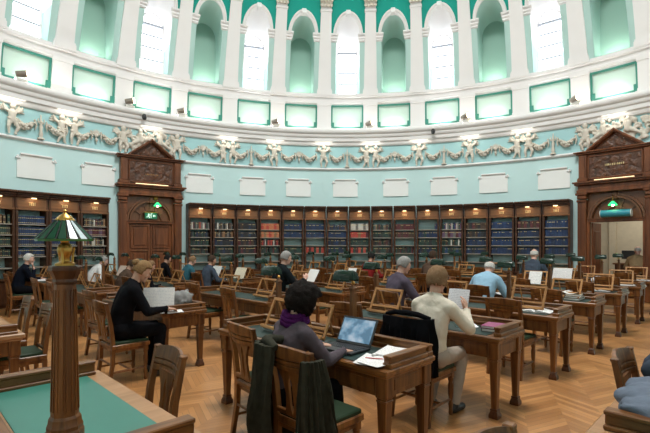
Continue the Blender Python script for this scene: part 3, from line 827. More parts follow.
hang_lamp(D1, .14, 2.82, 'green glass bracket lamp glowing above the left door')
hang_lamp(D2, .0, 2.72, 'green glass bracket lamp hanging over the open right doorway')
p, rz = local(D2, RW - .12, .06, -.16, 2.50)
t = thing('banner_sign', 'rolled teal blue cylindrical sign over the open right doorway', 'sign', p, rz)
m = MB(); m.tube([(-.37, 0, 0), (.37, 0, 0)], .105, 18); m.build('roll', banner_teal, t, 40)
m = MB()
for sg in (-1, 1): m.tube([(sg * .37, 0, 0), (sg * .385, 0, 0)], .11, 18); m.box((sg * .3, .08, 0), (.03, .1, .03))
m.build('end_cap', white_metal, t, 40)
# short gilt lettering on the attic (too small to read in the photograph: plain strokes)
m = MB()
for i in range(11): m.box((-.25 + .05 * i, -.082, 3.94), (.028 if i % 3 else .014, .02, .06), b=.003)
m.build('gilt_lettering', gilt, door2)
m = MB()
for i in range(9): m.box((-.2 + .05 * i, -.082, 3.84), (.028 if i % 3 else .014, .02, .04), b=.003)
m.build('gilt_lettering', oak_pale, door1)

# lobby beyond the right doorway
def dbox(name, mats, c, d, par=None, b=0):
    p, rz = local(D2, RW - .12, c[0], c[1], c[2]); m_ = MB(); m_.box((0, 0, 0), d, b=b); return m_.build(name, mats, par, 30, p, rz)
LB = 3.6
struct(dbox('wall_lobby', lobby_paint, (0, LB, 1.6), (6.2, .1, 3.2)))
struct(dbox('wall_lobby_left', lobby_paint, (-3.1, LB / 2 + .3, 1.6), (.1, LB - .5, 3.2)))
struct(dbox('wall_lobby_right', lobby_paint, (3.1, LB / 2 + .3, 1.6), (.1, LB - .5, 3.2)))
struct(dbox('ceiling_lobby', plaster, (0, LB / 2 + .15, 3.22), (6.3, LB - .3, .06)))
for xx in (-1.9, -1.0, .2, 1.6):
    struct(dbox(trim_name(), lobby_paint, (xx, LB - .09, 1.6), (.24, .1, 3.0), None, .02))
t_, rz = local(D2, RW, 0, 2.0, 3.05)
l = area('lobby_lamp', t_, 1.6, 13, (1, .93, .8), (0, 0, -1))
p, rz = local(D2, RW, .45, 1.80, 0)
t = thing('lobby_desk', 'wooden counter desk in the lobby beyond the right doorway', 'desk', p, rz)
m = MB(); m.box((0, 0, .98), (1.9, .6, .05), b=.01); m.build('counter_top', oakx, t)
m = MB(); m.box((0, .0, .48), (1.8, .5, .95), b=.01); m.build('front_panel', oak_dark, t)
for xx, hh, lab in ((-.12, .30, 'black monitor on the lobby counter beyond the right doorway'),):
    p, rz = local(D2, RW, xx, 1.85, 1.006)
    t = thing('monitor', lab, 'monitor', p, rz)
    m = MB(); m.box((0, 0, .26), (.42, .04, .28), b=.01); m.build('screen', black_metal, t)
    m = MB(); m.box((0, 0, .01), (.2, .16, .02), b=.004); m.box((0, .02, .08), (.05, .03, .14)); m.build('stand', black_metal, t)
p, rz = local(D2, RW, .85, LB - .2, 1.85)
o = dbox('notice_frame', black_metal, (.72, LB - .08, 2.02), (.5, .05, .3), None, .01)
tag(o, 'dark framed notice on the lobby wall beyond the right doorway', 'notice')

# ================================================================ bookcases
BW = .775; BD = .42; RB = (8.6 * S) - .03
SHZ = [2.13, 1.85, 1.57, 1.29, 1.01]        # shelf heights (tops)
BTOP = 2.99
pm = {}
def bc_parts():
    w = BW
    m = MB()
    for sg in (-1, 1): m.box((sg * (w / 2 - .025), -BD / 2, 1.84), (.05, BD, 2.24), b=.004); m.box((sg * (w / 2 - .03), -BD - .01, 1.65), (.06, .03, 1.82), b=.008)
    m.box((0, -.012, 1.62), (w - .1, .02, 1.8), mi=1)
    m.box((0, -BD / 2 - .04, .70), (w - .004, BD + .12, .05), b=.008)
    m.box((0, -BD / 2 - .02, .36), (w - .004, BD + .02, .68), b=.004)
    pm['carcass'] = m.mesh('carcass', [case_wood, aqua], 30)
    m = MB()
    for sg in (-1, 1):
        c0 = sg * w / 4
        m.box((c0, -BD - .04, .36), (w / 2 - .03, .02, .58), b=.004)
        for dx in (-.15, .15): m.box((c0 + dx, -BD - .055, .36), (.05, .015, .54), b=.004)
        for dz in (-.24, .24): m.box((c0, -BD - .055, .36 + dz), (.26, .015, .06), b=.004)
    pm['cupboard_door'] = m.mesh('cupboard_door', case_wood, 30)
    m = MB(); m.box((0, -BD / 2 - .005, -.014), (w - .1, BD - .03, .028), b=.004); pm['shelf'] = m.mesh('shelf', shelf_mat, 30)
    m = MB(); m.box((0, -BD + .03, 2.66), (w - .1, .05, .29)); m.box((0, -BD - .005, 2.51), (w, .06, .05), b=.01); pm['header'] = m.mesh('header', case_head, 30)
    m = MB(); m.box((0, -BD / 2 - .03, 2.84), (w + .0, BD + .08, .05), b=.012); m.box((0, -BD / 2 - .05, 2.89), (w, BD + .12, .05), b=.012); m.box((0, -BD / 2 - .08, 2.95), (w, BD + .18, .06), b=.015); pm['cornice'] = m.mesh('cornice', case_wood, 30)
    m = MB(); m.tube([(-.06, -BD - .1, 2.80), (.06, -BD - .1, 2.80)], .014, 8); pm['picture_light'] = m.mesh('picture_light', strip_dim, 30)
    m = MB()
    for i, dx in enumerate((-.06, -.02, .02, .06)): m.box((dx, -BD, 2.65), (.016, .012, .07))
    m.box((0, -BD, 2.69), (.17, .012, .008)); pm['gilt_numeral'] = m.mesh('gilt_numeral', gilt, 30)
bc_parts()
left_bays = [-64.2 + 4.32 * i for i in range(5)]
left_bays = [-47.05 - 4.5 * (4 - i) for i in range(5)]
main_bays = [-31.2 + 4.605 * (i + .5) for i in range(16)]
right_bays = []
def bookcase(a, label, first=[None]):
    (x, y), rz = on_wall(a, RB)
    if first[0] is None:
        t = thing('bookcase', label, 'bookcase', (x, y, 0), rz, 'oak bookcases around the wall')
        for nme in ('carcass', 'cupboard_door', 'header', 'cornice', 'picture_light', 'gilt_numeral'): put(nme, pm[nme], t)
        for z in SHZ: put('shelf', pm['shelf'], t, (0, 0, z))
        first[0] = t
    else: t = dup(first[0], (x, y, 0), rz, label)
    d = Vector((math.sin(-rz), math.cos(-rz), -.9)) if False else Vector((math.sin(rad(a)) * .8, math.cos(rad(a)) * .8, -1))
    (lx, ly), _ = on_wall(a, RB - BD - .12)
    area('header_lamp', (lx, ly, 2.785), .14, .34, (1, .66, .36), d, .05)
    return (x, y), rz
# one extra block of cases carries on out of frame on both sides of the room
CASES = [('left wall', left_bays, 'left of the closed left door'), ('main wall', main_bays, 'between the two doors')]
bookcols = dict(K=(.022, .022, .026), N=(.018, .028, .06), B=(.016, .034, .09), U=(.02, .047, .125), G=(.022, .05, .04), D=(.03, .035, .03), M=(.09, .022, .028), R=(.42, .055, .04), O=(.5, .17, .08),
                T=(.22, .12, .06), W=(.55, .52, .46), E=(.16, .15, .14), P=(.12, .07, .12), H=(.06, .035, .022))
cname = dict(K='black', N='navy', B='dark blue', U='blue', G='dark green', D='blackish', M='maroon', R='red', O='orange', T='tan', W='white', E='grey', P='purple', H='brown')
bmat = {k: plain('book_' + cname[k].replace(' ', '_'), v, .5, vary=.2, scale=25, objvar=.15) for k, v in bookcols.items()}
gold = gilt
left_rows = [['WTHEWMKT', 'GDGEGDG', 'GDGDGKG', 'DGDKHG'], ['EWTMHEG', 'GEGDGGD', 'GKDGGDG', 'GDKGH'], ['BUBBBUB', 'BBUBBB', 'NBBNBB', 'BNBKN'], ['BBUBBBB', 'NBNBBN', 'BBUBBB', 'NKBNB'], ['KMKTHEKWM', 'MMPMMPM', 'WTEMGKW', 'KHMKD']]
main_rows = [['EWMGEKTRE', 'KKGDKNK', 'DGKDGGN', 'KDGH'], ['KEWKHEK', 'TKHEKHT', 'NKNKKK', 'KGKNK'], ['KHKKNKK', 'KNKKNKK', 'MKHKMHK', 'KMKHK'], ['ROROORO', 'OTOROTO', 'MRMWGMR', 'GKGDMG'],
             ['NBNBNNB', 'BBNBBNB', '......', 'GDGGDG'], ['BNBBNBB', 'BBNBNBB', '......', 'RMRGRG'], ['TNBHNBN', 'BBNBBBB', 'NKNBKN', 'NGNGN'], ['WWEWWEW', 'RRRTRRM', 'GDGDGDG', 'RGMRG'],
             ['GETGMGK', 'DGKDGGD', 'HKGHKM', 'GHKG'], ['MMHMMM', 'HMHMMH', '......', 'GHGMK'], ['......B', 'BNGBNB', 'GGDGKG', 'NKGN'], ['GUPWEGPW', 'PEMPEM', 'GWGHKG', 'GUGK'],
             ['HKMHKH', 'KHKHNK', 'NBNNBN', 'BNKN'], ['BUBBUBB', 'BBUBBBU', 'UBBUBB', 'BNBB'], ['MHMKMH', 'NBNBBN', 'BNBBNB', 'KNNB'], ['BUBBBUB', 'UBBBUBB', 'BBNBBN', 'NBNB']]
RNAME = ['top', 'second', 'third', 'fourth']
bk_mesh = {}
def book_mesh(col, w, h, dpt):
    key = (col, round(w, 3), round(h, 2))
    if key in bk_mesh: return bk_mesh[key]
    m = MB()
    # rounded spine toward -y, boards, page block
    n = 5; xs = [-w / 2 + w * i / n for i in range(n + 1)]
    poly = [(x, -.006 * (1 - (2 * x / w) ** 2)) for x in xs] + [(w / 2, dpt), (-w / 2, dpt)]
    vs = [(x, y, 0) for x, y in poly] + [(x, y, h) for x, y in poly]; k = len(poly)
    m.add(vs, [tuple(range(k))[::-1], tuple(range(k, 2 * k))] + [(i, (i + 1) % k, (i + 1) % k + k, i + k) for i in range(k)])
    for z in (.16, .72): m.box((0, -.005, h * z), (w * .8, .006, h * .05), mi=1)
    bk_mesh[key] = m.mesh('book', [bmat[col], gold], 40); return bk_mesh[key]
stuff = MB(); stuff_mats = list(bookcols.keys()); nbook = 0; LIMIT = 298
for wname, bays, where in CASES:
    for i, a in enumerate(bays):
        if wname == 'left wall': lab = 'dark oak bookcase on the left wall, %s from the closed left door' % ORD[4 - i]
        else: lab = 'dark oak bookcase %s, %s from the left' % (where, ORD[i])
        (x, y), rz = bookcase(a, lab)
        rows = left_rows[i] if wname == 'left wall' else main_rows[i]
        c_, s_ = math.cos(rz), math.sin(rz)
        for ri, pat in enumerate(rows):
            z = SHZ[ri] + .001; px = -BW / 2 + .065; j = 0; rr = random.Random(i * 10 + ri + (100 if wname == 'left wall' else 0))
            setlike = len(set(pat)) <= 3
            bh = rr.uniform(.205, .235); run = 0
            while True:
                col = pat[(j // (1 if not setlike else 2)) % len(pat)]
                j += 1
                w = (.046 if setlike else rr.choice((.034, .042, .05, .058)))
                if px + w > BW / 2 - .062: break
                if col == '.': px += w; continue
                h = round(bh if setlike else min(.235, bh + rr.choice((-.035, -.015, 0, .0))), 2)
                if not setlike and rr.random() < .05: px += w * .7; continue
                ly = -BD + .07 + (0 if setlike else rr.uniform(0, .03))
                cx_ = px + w / 2
                wx, wy = x + cx_ * c_ - ly * s_, y + cx_ * s_ + ly * c_
                if wname == 'left wall' and nbook < LIMIT and i >= 0:
                    nbook += 1
                    o = put('book', book_mesh(col, w - .002, h, .2), None, (wx, wy, z), rz)
                    case = ORD[4 - i]
                    tag(o, '%s book on %s shelf of %s bookcase left of closed door' % (cname[col], RNAME[ri], case), 'book', '%s books, %s shelf, %s bookcase left of the left door' % (cname[col], RNAME[ri], case))
                else:
                    M = Matrix.Translation((wx, wy, z + h / 2)) @ Rz(rz)
                    stuff.box((0, .1, 0), (w - .003, .2, h), None, stuff_mats.index(col)) if False else stuff.add([tuple(M @ Vector(v)) for v in [(-w / 2 + .0015, 0, -h / 2), (0, -.006, -h / 2), (w / 2 - .0015, 0, -h / 2), (w / 2 - .0015, .2, -h / 2), (-w / 2 + .0015, .2, -h / 2), (-w / 2 + .0015, 0, h / 2), (0, -.006, h / 2), (w / 2 - .0015, 0, h / 2), (w / 2 - .0015, .2, h / 2), (-w / 2 + .0015, .2, h / 2)]],
                              [(0, 4, 3, 2, 1), (5, 6, 7, 8, 9), (0, 1, 6, 5), (1, 2, 7, 6), (2, 3, 8, 7), (3, 4, 9, 8), (4, 0, 5, 9)], stuff_mats.index(col))
                    if rr.random() < .5:
                        stuff.add([tuple(M @ Vector(v)) for v in [(-w / 3, -.0075, h * .2), (w / 3, -.0075, h * .2), (w / 3, -.0075, h * .28), (-w / 3, -.0075, h * .28)]], [(0, 1, 2, 3)], len(stuff_mats))
                px += w
st = stuff.build('books', [bmat[k] for k in stuff_mats] + [gilt], None, 0)
tag(st, 'many bound books in rows on the shelves between the two doors', 'books', None, 'stuff')
# ================================================================ reading desks
DL, DD, DH = 2.12, .62, .75
RWN = ['front', 'second', 'third', 'fourth', 'fifth', 'sixth', 'seventh']
BLN = ['right', 'middle', 'left', 'far left']
UF = [2.33, 3.87, 5.49, 7.15, 8.85, 10.55, 12.2]       # front edge of each row
VS = [1.65, 5.05, 8.1, 11.0]                          # right end of each block
def desk_parts(L_, D_, leather):
    p = {}
    hx, hy = L_ / 2, D_ / 2
    m = MB(); m.box((0, 0, DH - .02), (L_, D_, .04), b=.008); m.box((0, 0, DH - .05), (L_ - .03, D_ - .03, .02), b=.004); p['tabletop'] = (m.mesh('tabletop', oakx, 30), 0)
    m = MB(); m.box((0, -.035, DH + .001), (L_ - .28, D_ - .17, .006), b=.002); p['leather_inset'] = (m.mesh('leather_inset', leather, 30), 0)
    m = MB()
    ay = hy - .06; ax = hx - .06; az = DH - .06 - .07
    for sg in (-1, 1):
        m.box((0, sg * ay, az), (2 * ax, .03, .14)); m.box((sg * ax, 0, az), (.03, 2 * ay, .14))
        for j in (-1, 1): m.box((j * L_ / 4, sg * (ay + .016), az), (L_ / 2 - .28, .006, .075), b=.003)
        m.box((sg * (ax + .016), 0, az), (.006, D_ - .3, .075), b=.003)
    p['apron'] = (m.mesh('apron', oak, 30), 0)
    m = MB(); m.frus((0, 0, .085), (.05, .05), (0, 0, DH - .06), (.085, .085)); m.box((0, 0, DH - .13), (.095, .095, .15), b=.006); m.box((0, 0, DH - .225), (.088, .088, .014), b=.004)
    leg = m.mesh('leg', oak, 30)
    m = MB(); m.frus((0, 0, .0), (.085, .085), (0, 0, .03), (.085, .085)); m.frus((0, 0, .03), (.085, .085), (0, 0, .065), (.06, .06)); m.box((0, 0, .075), (.068, .068, .02), b=.004)
    foot = m.mesh('foot', oak_dark, 30)
    def ledge_me(ln):
        m = MB(); m.box((0, 0, .018), (ln, .075, .036), b=.006); m.box((0, .004, .05), (ln - .01, .05, .045), b=.004); m.box((0, 0, .078), (ln, .066, .018), b=.006); return m.mesh('ledge', oakx, 30)
    return p, leg, foot, ledge_me
DP, LEG, FOOT, LEDGE = desk_parts(DL, DD, desk_leather)
LED_B, LED_E = LEDGE(DL - .03), LEDGE(DD - .15)
def make_desk(label):
    t = thing('reading_desk', label, 'desk', (0, 0, 0), 0, 'oak reading desks in rows')
    for k, (me, z) in DP.items(): put(k, me, t)
    for sx in (-1, 1):
        for sy in (-1, 1):
            l = put('leg', LEG, t, (sx * (DL / 2 - .07), sy * (DD / 2 - .07), 0)); put('foot', FOOT, l)
    put('ledge', LED_B, t, (0, DD / 2 - .045, DH))
    for sx in (-1, 1): put('ledge', LED_E, t, (sx * (DL / 2 - .045), -.015, DH), PI / 2)
    return t
def chair_parts():
    p = []
    m = MB(); m.box((0, 0, .435), (.45, .43, .05), b=.008); m.box((0, -.0, .40), (.41, .39, .05)); p.append(('seat_frame', m.mesh('seat_frame', oak, 30)))
    m = MB(); m.box((0, .005, .468), (.425, .40, .045), b=.018); p.append(('seat', m.mesh('seat', green_leather, 40)))
    for sg in (-1, 1):
        m = MB()
        pts = [((sg * .195), -.24, 0), ((sg * .195), -.2, .24), (sg * .195, -.195, .45), (sg * .197, -.22, .68), (sg * .20, -.27, .93)]
        for (a, b), (w0, w1) in zip(zip(pts, pts[1:]), ((.038, .042), (.042, .046), (.046, .042), (.042, .036))): m.frus(a, (w0, w0 * .9), b, (w1, w1 * .9))
        m.box((sg * .2, -.272, .938), (.044, .04, .02), b=.008); p.append(('leg', m.mesh('leg', oak, 30)))
    for sg in (-1, 1):
        m = MB(); m.lathe([(.014, 0), (.02, .02), (.017, .06), (.024, .1), (.016, .13), (.024, .2), (.026, .28), (.018, .31), (.027, .34), (.022, .36)], 10, (sg * .185, .175, 0)); m.box((sg * .185, .175, .38), (.05, .05, .06), b=.004); p.append(('leg', m.mesh('leg', oak, 40)))
    m = MB()
    for sg in (-1, 1): m.tube([(sg * .19, -.215, .15), (sg * .185, .17, .15)], .012, 6)
    m.tube([(-.186, .0, .15), (.186, .0, .15)], .012, 6); m.tube([(-.19, -.208, .24), (.19, -.208, .24)], .011, 6); p.append(('stretcher', m.mesh('stretcher', oak, 40)))
    # curved, reeded top rail
    m = MB()
    sec = [(.80, .0), (.80, .02), (.832, .024), (.838, .012), (.844, .024), (.866, .024), (.872, .012), (.878, .024), (.90, .026), (.94, .02), (.945, .0)]
    n = 10; rows = []
    for i in range(n + 1):
        t = i / n * 2 - 1; x = t * .182; yb = .035 * (t * t - 1)
        crown = .018 * (1 - t * t)
        rows.append([m.bm.verts.new((x, -.255 - (z - .85) * .2 + yb - y + .01, z + crown * (z > .9))) for z, y in sec] + [m.bm.verts.new((x, -.255 - (z - .85) * .2 + yb + .018, z + crown * (z > .9))) for z, y2 in ()] + [m.bm.verts.new((x, -.255 - (z - .85) * .2 + yb + .006 + y2, z + crown * (z > .9))) for z, y2 in ((.945, .006), (.90, .014), (.878, .014), (.872, .002), (.866, .014), (.844, .014), (.838, .002), (.832, .014), (.80, .010))])
    k = len(rows[0])
    for A, B in zip(rows, rows[1:]):
        for j in range(k): m.bm.faces.new((A[j], A[(j + 1) % k], B[(j + 1) % k], B[j]))
    m.bm.faces.new(rows[0]); m.bm.faces.new(rows[-1][::-1]); p.append(('top_rail', m.mesh('top_rail', oak, 30)))
    # vase splat in two halves with a slot, flaring to the rail
    m = MB()
    prof_ = [(.50, .075), (.56, .06), (.64, .052), (.72, .07), (.78, .105), (.82, .125)]
    for sg in (-1, 1):
        for (z0, w0), (z1, w1) in zip(prof_, prof_[1:]):
            gap0 = .0 if z0 < .55 or z0 > .77 else .017; gap1 = .0 if z1 < .55 or z1 > .77 else .017
            y0, y1 = -.21 - max(0, z0 - .5) * .12 - .02, -.21 - max(0, z1 - .5) * .12 - .02
            x = [(gap0 * sg, w0 * sg), (gap1 * sg, w1 * sg)]
            vs = [(x[0][0], y0, z0), (x[0][1], y0, z0), (x[1][1], y1, z1), (x[1][0], y1, z1)]
            vs += [(a, b + .018, c) for a, b, c in vs]
            m.add(vs, [(0, 1, 2, 3), (7, 6, 5, 4), (0, 4, 5, 1), (1, 5, 6, 2), (2, 6, 7, 3), (3, 7, 4, 0)])
    p.append(('splat', m.mesh('splat', oak, 25)))
    m = MB(); m.box((0, -.212, .50), (.36, .024, .035), b=.005); p.append(('cross_rail', m.mesh('cross_rail', oak, 30)))
    return p
CHP = chair_parts()
def make_chair(label):
    t = thing('reading_chair', label, 'chair', (0, 0, 0), 0, 'oak chairs at the reading desks')
    for n, me in CHP: put(n, me, t)
    return t
def lamp_parts():
    p = []
    m = MB(); m.box((0, 0, .012), (.075, .062, .024), b=.004); m.frus((0, 0, .024), (.05, .05), (0, 0, .36), (.042, .042)); m.box((0, 0, .37), (.056, .056, .02), b=.004); m.frus((0, 0, .38), (.04, .04), (0, 0, .41), (.015, .015)); p.append(('post', m.mesh('post', oak, 30)))
    m = MB(); m.tube([(0, 0, .405), (0, -.02, .47), (0, -.06, .50), (0, -.10, .50)], .008, 8); m.tube([(-.10, -.10, .50), (.10, -.10, .50)], .006, 6); m.ell((0, 0, .42), (.018, .018, .018), None, 8, 6); p.append(('arm', m.mesh('arm', brass, 40)))
    m = MB()      # half-barrel glass shade, open underneath
    n = 12; xs = [(-.105, .8), (-.098, .94), (-.08, 1), (.08, 1), (.098, .94), (.105, .8)]
    def ring(x, k): return [m.bm.verts.new((x, -.10 + .066 * k * math.cos(PI * i / n), .462 + .078 * k * math.sin(PI * i / n) - .0)) for i in range(n + 1)]
    rows = [ring(x, k) for x, k in xs]
    for A, B in zip(rows, rows[1:]):
        for j in range(n): m.bm.faces.new((A[j], A[j + 1], B[j + 1], B[j]))
    m.bm.faces.new(rows[0]); m.bm.faces.new(rows[-1])
    for sy in (-1, 1): m.box((0, -.10 + sy * .064, .455), (.19, .008, .02), b=.002)
    p.append(('lamp_shade', m.mesh('lamp_shade', lamp_green, 40)))
    m = MB(); m.tube([(-.07, -.10, .475), (.07, -.10, .475)], .018, 10); p.append(('bulb', m.mesh('bulb', white_metal, 40)))
    return p
LMP = lamp_parts()
def make_lamp(label):
    t = thing('desk_lamp', label, 'lamp', (0, 0, 0), 0, 'green desk lamps on the reading desks')
    for n, me in LMP: put(n, me, t)
    return t
def rest_parts():
    p = []
    T = Rx(-.42); o = Vector((0, -.05, .012))
    def bx(m, c, d): 
        cc = T @ Vector(c); m.box((cc[0] + o[0], cc[1] + o[1], cc[2] + o[2]), d, T, b=.004)
    m = MB()
    for sg in (-1, 1): bx(m, (sg * .205, 0, .16), (.03, .018, .32))
    bx(m, (0, 0, .31), (.44, .018, .03)); bx(m, (0, 0, .10), (.38, .012, .025)); p.append(('frame', m.mesh('frame', oak_pale, 30)))
    m = MB(); bx(m, (0, -.022, .012), (.44, .06, .02)); bx(m, (0, -.05, .024), (.44, .008, .02)); p.append(('lip', m.mesh('lip', oak_pale, 30)))
    m = MB()
    for sg in (-1, 1): m.tube([(sg * .13, .075, .27), (sg * .13, .17, .012)], .009, 6)
    m.tube([(-.13, .165, .014), (.13, .165, .014)], .009, 6); p.append(('strut', m.mesh('strut', oak_pale, 30)))
    return p
RST = rest_parts()
def make_rest(label):
    t = thing('book_rest', label, 'book rest', (0, 0, 0), 0, 'pale wooden book rests on the desks')
    for n, me in RST: put(n, me, t)
    return t
PROTO = {}
def place(kind, maker, x, y, z, rz, label):
    if kind not in PROTO:
        o = maker(label); PROTO[kind] = o; o.location = (x, y, z); o.rotation_euler = (0, 0, rz); return o
    return dup(PROTO[kind], (x, y, z), rz, label)
UC, VC = (CX + CY) * Q, (CY - CX) * Q
def fits(u0, u1, v0, v1):
    return max(math.hypot(u - UC, v - VC) for u in (u0, u1) for v in (v0, v1)) < RW - .62
# seats that hold a person: (row, block, seat) -> chair offset
SIT = {(0, 0, 0): (-.01, -.17), (1, 0, 0): (-.06, .05), (0, 1, 0): (-.1, -.34), (2, 1, 1): (-.05, -.25), (2, 0, 1): (-.1, .46), (3, 0, 1): (0, -.04), (5, 0, 1): (0, .39), (4, 1, 0): (0, -.35), (4, 1, 1): (0, .4),
       (0, 3, 0): (0, .3), (1, 3, 0): (0, .45), (1, 2, 0): (0, .35), (1, 2, 1): (0, .3), (2, 2, 0): (0, .5), (2, 2, 1): (0, .5), (2, 3, 0): (0, .05), }
NOREST = {(0, 0, 0), (1, 0, 0), (0, 1, 0)}
NOLAMP = {(0, 1, 0), (1, 0, 0), (0, 3, 1)}
CHAIRPOS = {}
for r, u in enumerate(UF):
    for b, v in enumerate(VS):
        if r == 0 and b < 3: v += .10
        if not fits(u, u + DD, v, v + DL): continue
        if r == 6 and b > 1: continue
        nm = 'the %s-row %s desk' % (RWN[r], BLN[b])
        x, y = UV(u + DD / 2, v + DL / 2)
        place('desk', make_desk, x, y, 0, RZ, 'oak reading desk with dark leather top, %s row from the camera, %s block' % (RWN[r], BLN[b]))
        for s in (0, 1):
            sn = ('right', 'left')[s]
            vs = v + (.53, 1.59)[s]
            key = (r, b, s)
            du, dv = SIT.get(key, (rnd.uniform(.14, .25), rnd.uniform(-.06, .06)))
            uc = u - .27 + du
            if key == (0, 0, 1): uc, dv = u - .06, -.40
            x, y = UV(uc, vs + dv)
            rz = RZ + (0 if key in SIT else rnd.uniform(-.12, .12))
            place('chair', make_chair, x, y, 0, rz, 'oak chair with green seat at the %s place of %s' % (sn, nm))
            CHAIRPOS[key] = (uc, vs + dv)
            if key not in NOLAMP:
                x, y = UV(u + DD - .045, v + (.80, 1.85)[s]); place('lamp', make_lamp, x, y, DH + .0865, RZ, 'green shaded desk lamp at the %s place of %s' % (sn, nm))
            if key not in NOREST:
                x, y = UV(u + .30 + rnd.uniform(-.03, .03), vs + rnd.uniform(-.08, .02) - .06); place('rest', make_rest, x, y, DH + .0055, RZ + rnd.uniform(-.12, .12), 'pale slatted book rest at the %s place of %s' % (sn, nm))

# ================================================================ the three near tables
def ptable(label, L_, D_, ucen, vcen, rz, dividers):
    x, y = UV(ucen, vcen)
    t = thing('desk_with_ledges', label, 'desk', (x, y, 0), rz)
    hx, hy = L_ / 2, D_ / 2
    m = MB(); m.box((0, 0, DH - .025), (L_, D_, .05), b=.01); m.box((0, 0, DH - .06), (L_ - .04, D_ - .04, .02), b=.004); m.build('tabletop', oak_edge, t)
    m = MB()
    segs = sorted([-hx + .02] + dividers + [hx - .02])
    for a, b in zip(segs, segs[1:]):
        m = MB(); m.box(((a + b) / 2, -.01, DH + .001), (b - a - .15, D_ - .24, .006), b=.002); m.build('leather_inset', teal_leather, t)
    m = MB(); ay = hy - .07; ax = hx - .07; az = DH - .07 - .07
    for sg in (-1, 1): m.box((0, sg * ay, az), (2 * ax, .03, .14)); m.box((sg * ax, 0, az), (.03, 2 * ay, .14)); m.box((0, sg * (ay + .016), az), (L_ - .5, .006, .07), b=.003)
    m.build('apron', oak, t)
    for sx in (-1, 1):
        for sy in (-1, 1):
            l = put('leg', LEG, t, (sx * (hx - .08), sy * (hy - .08), -.01)); put('foot', FOOT, l, (0, 0, .01))
    def ledge(c, ln, rzz):
        m = MB()
        m.box((0, 0, .012), (ln, .085, .024), b=.006); m.box((0, .004, .045), (ln - .006, .05, .05), b=.006); m.box((0, 0, .078), (ln, .07, .022), b=.009)
        m.build('ledge', oakx, t, 30, (c[0], c[1], DH), rzz)
    ledge((0, hy - .05), L_ - .04, 0)
    for d in [-hx + .07] + dividers + [hx - .07]: ledge((d, -.03), D_ - .17, PI / 2)
    return t
# local +y is the closed back; people sit on the -y side
TL = ptable('teal topped oak desk carrying the wooden lamp pillar, nearest the camera', 1.46, .74, .63, 2.44, RZ + PI, [])
TL2 = ptable('oak desk with ledges at the left edge behind the lamp pillar', 1.9, .72, .55, 5.92, RZ + PI, [])
TR = ptable('teal topped oak desk at the lower right with the blue coat', 2.6, .68, 2.30, .22, RZ - PI / 2, [-.05])
def chair_at(u, v, rz, label):
    x, y = UV(u, v); return place('chair', make_chair, x, y, 0, rz, label)
chair_at(.95, 2.60, RZ + PI - .07, 'oak chair pushed under the teal topped lamp pillar desk, back rail in view')
chair_at(3.13, .31, RZ - PI / 2, 'oak chair pushed under the blue coat desk, far place')
chair_at(1.394, .37, RZ - PI / 2, 'oak chair pushed under the lower right desk, near place at the frame edge')
chair_at(.93, 5.45, RZ + PI, 'oak chair beside the left edge desk, right place')
chair_at(.93, 6.4, RZ + PI, 'oak chair beside the left edge desk, left place')

# ---------------------------------------------------------------- the lamp pillar
PU, PV = .48, 1.92
x, y = UV(PU, PV)
t = thing('lamp_pillar', 'tall tapered wooden pillar carrying the brass lamp on the nearest desk', 'pillar', (x, y, DH + .0055), RZ + .12)
m = MB()
def oct_(r, z): return [(r * math.cos(PI / 8 + k * PI / 4) , r * math.sin(PI / 8 + k * PI / 4), z) for k in range(8)]
def octl(m, prof_):
    rows = [[m.bm.verts.new(p) for p in oct_(r, z)] for r, z in prof_]
    for A, B in zip(rows, rows[1:]):
        for k in range(8): m.bm.faces.new((A[k], A[(k + 1) % 8], B[(k + 1) % 8], B[k]))
    m.bm.faces.new(rows[0][::-1]); m.bm.faces.new(rows[-1])
octl(m, [(.067, 0), (.067, .12), (.063, .127), (.063, .14), (.058, .152), (.056, .17), (.05, .18)]); m.build('base', oak, t, 20)
m = MB(); octl(m, [(.049, .18), (.038, .69)])
for k in range(8):
    a = PI / 4 * k + PI / 4; c_, s_ = math.cos(a), math.sin(a)
    for sd in (-1, 1):
        vs = []
        for r_, z_ in ((.0452, .20), (.0355, .67)):
            for o_r in (0, .0035):
                for w_ in (.10, .19): vs.append(((r_ + o_r) * c_ - s_ * sd * w_ * r_ * 1.6, (r_ + o_r) * s_ + c_ * sd * w_ * r_ * 1.6, z_))
        m.add(vs, [(2, 3, 7, 6), (0, 4, 5, 1), (0, 2, 6, 4), (1, 5, 7, 3), (0, 1, 3, 2), (4, 6, 7, 5)])
m.build('shaft', oak, t, 20)
m = MB(); octl(m, [(.040, .69), (.043, .70), (.041, .71), (.046, .722), (.054, .738), (.058, .745), (.058, .757), (.055, .762)]); m.build('cap', oak_dark, t, 20)
zt = DH + .0055 + .7625
t = thing('brass_lamp', 'brass lamp with pyramid shade of green glass on the wooden pillar', 'lamp', (x, y, zt), .25)
m = MB(); m.lathe([(.035, 0), (.035, .008), (.018, .016), (.016, .03), (.023, .042), (.028, .06), (.023, .08), (.014, .09), (.018, .1), (.022, .108), (.01, .118), (.008, .16), (.006, .198), (.001, .20)], 20)
for k in range(3):
    a = 2 * PI * k / 3 + .5; m.tube([(.03 * math.cos(a), .03 * math.sin(a), .07), (.028 * math.cos(a), .028 * math.sin(a), .05), (.025 * math.cos(a), .027 * math.sin(a), .012), (.034 * math.cos(a), .034 * math.sin(a), .005)], [.006, .005, .005, .004], 6)
m.build('stem', brass, t, 50)
m = MB(); n = 16
R0, Z0, R1, Z1 = .027, .182, .101, .104
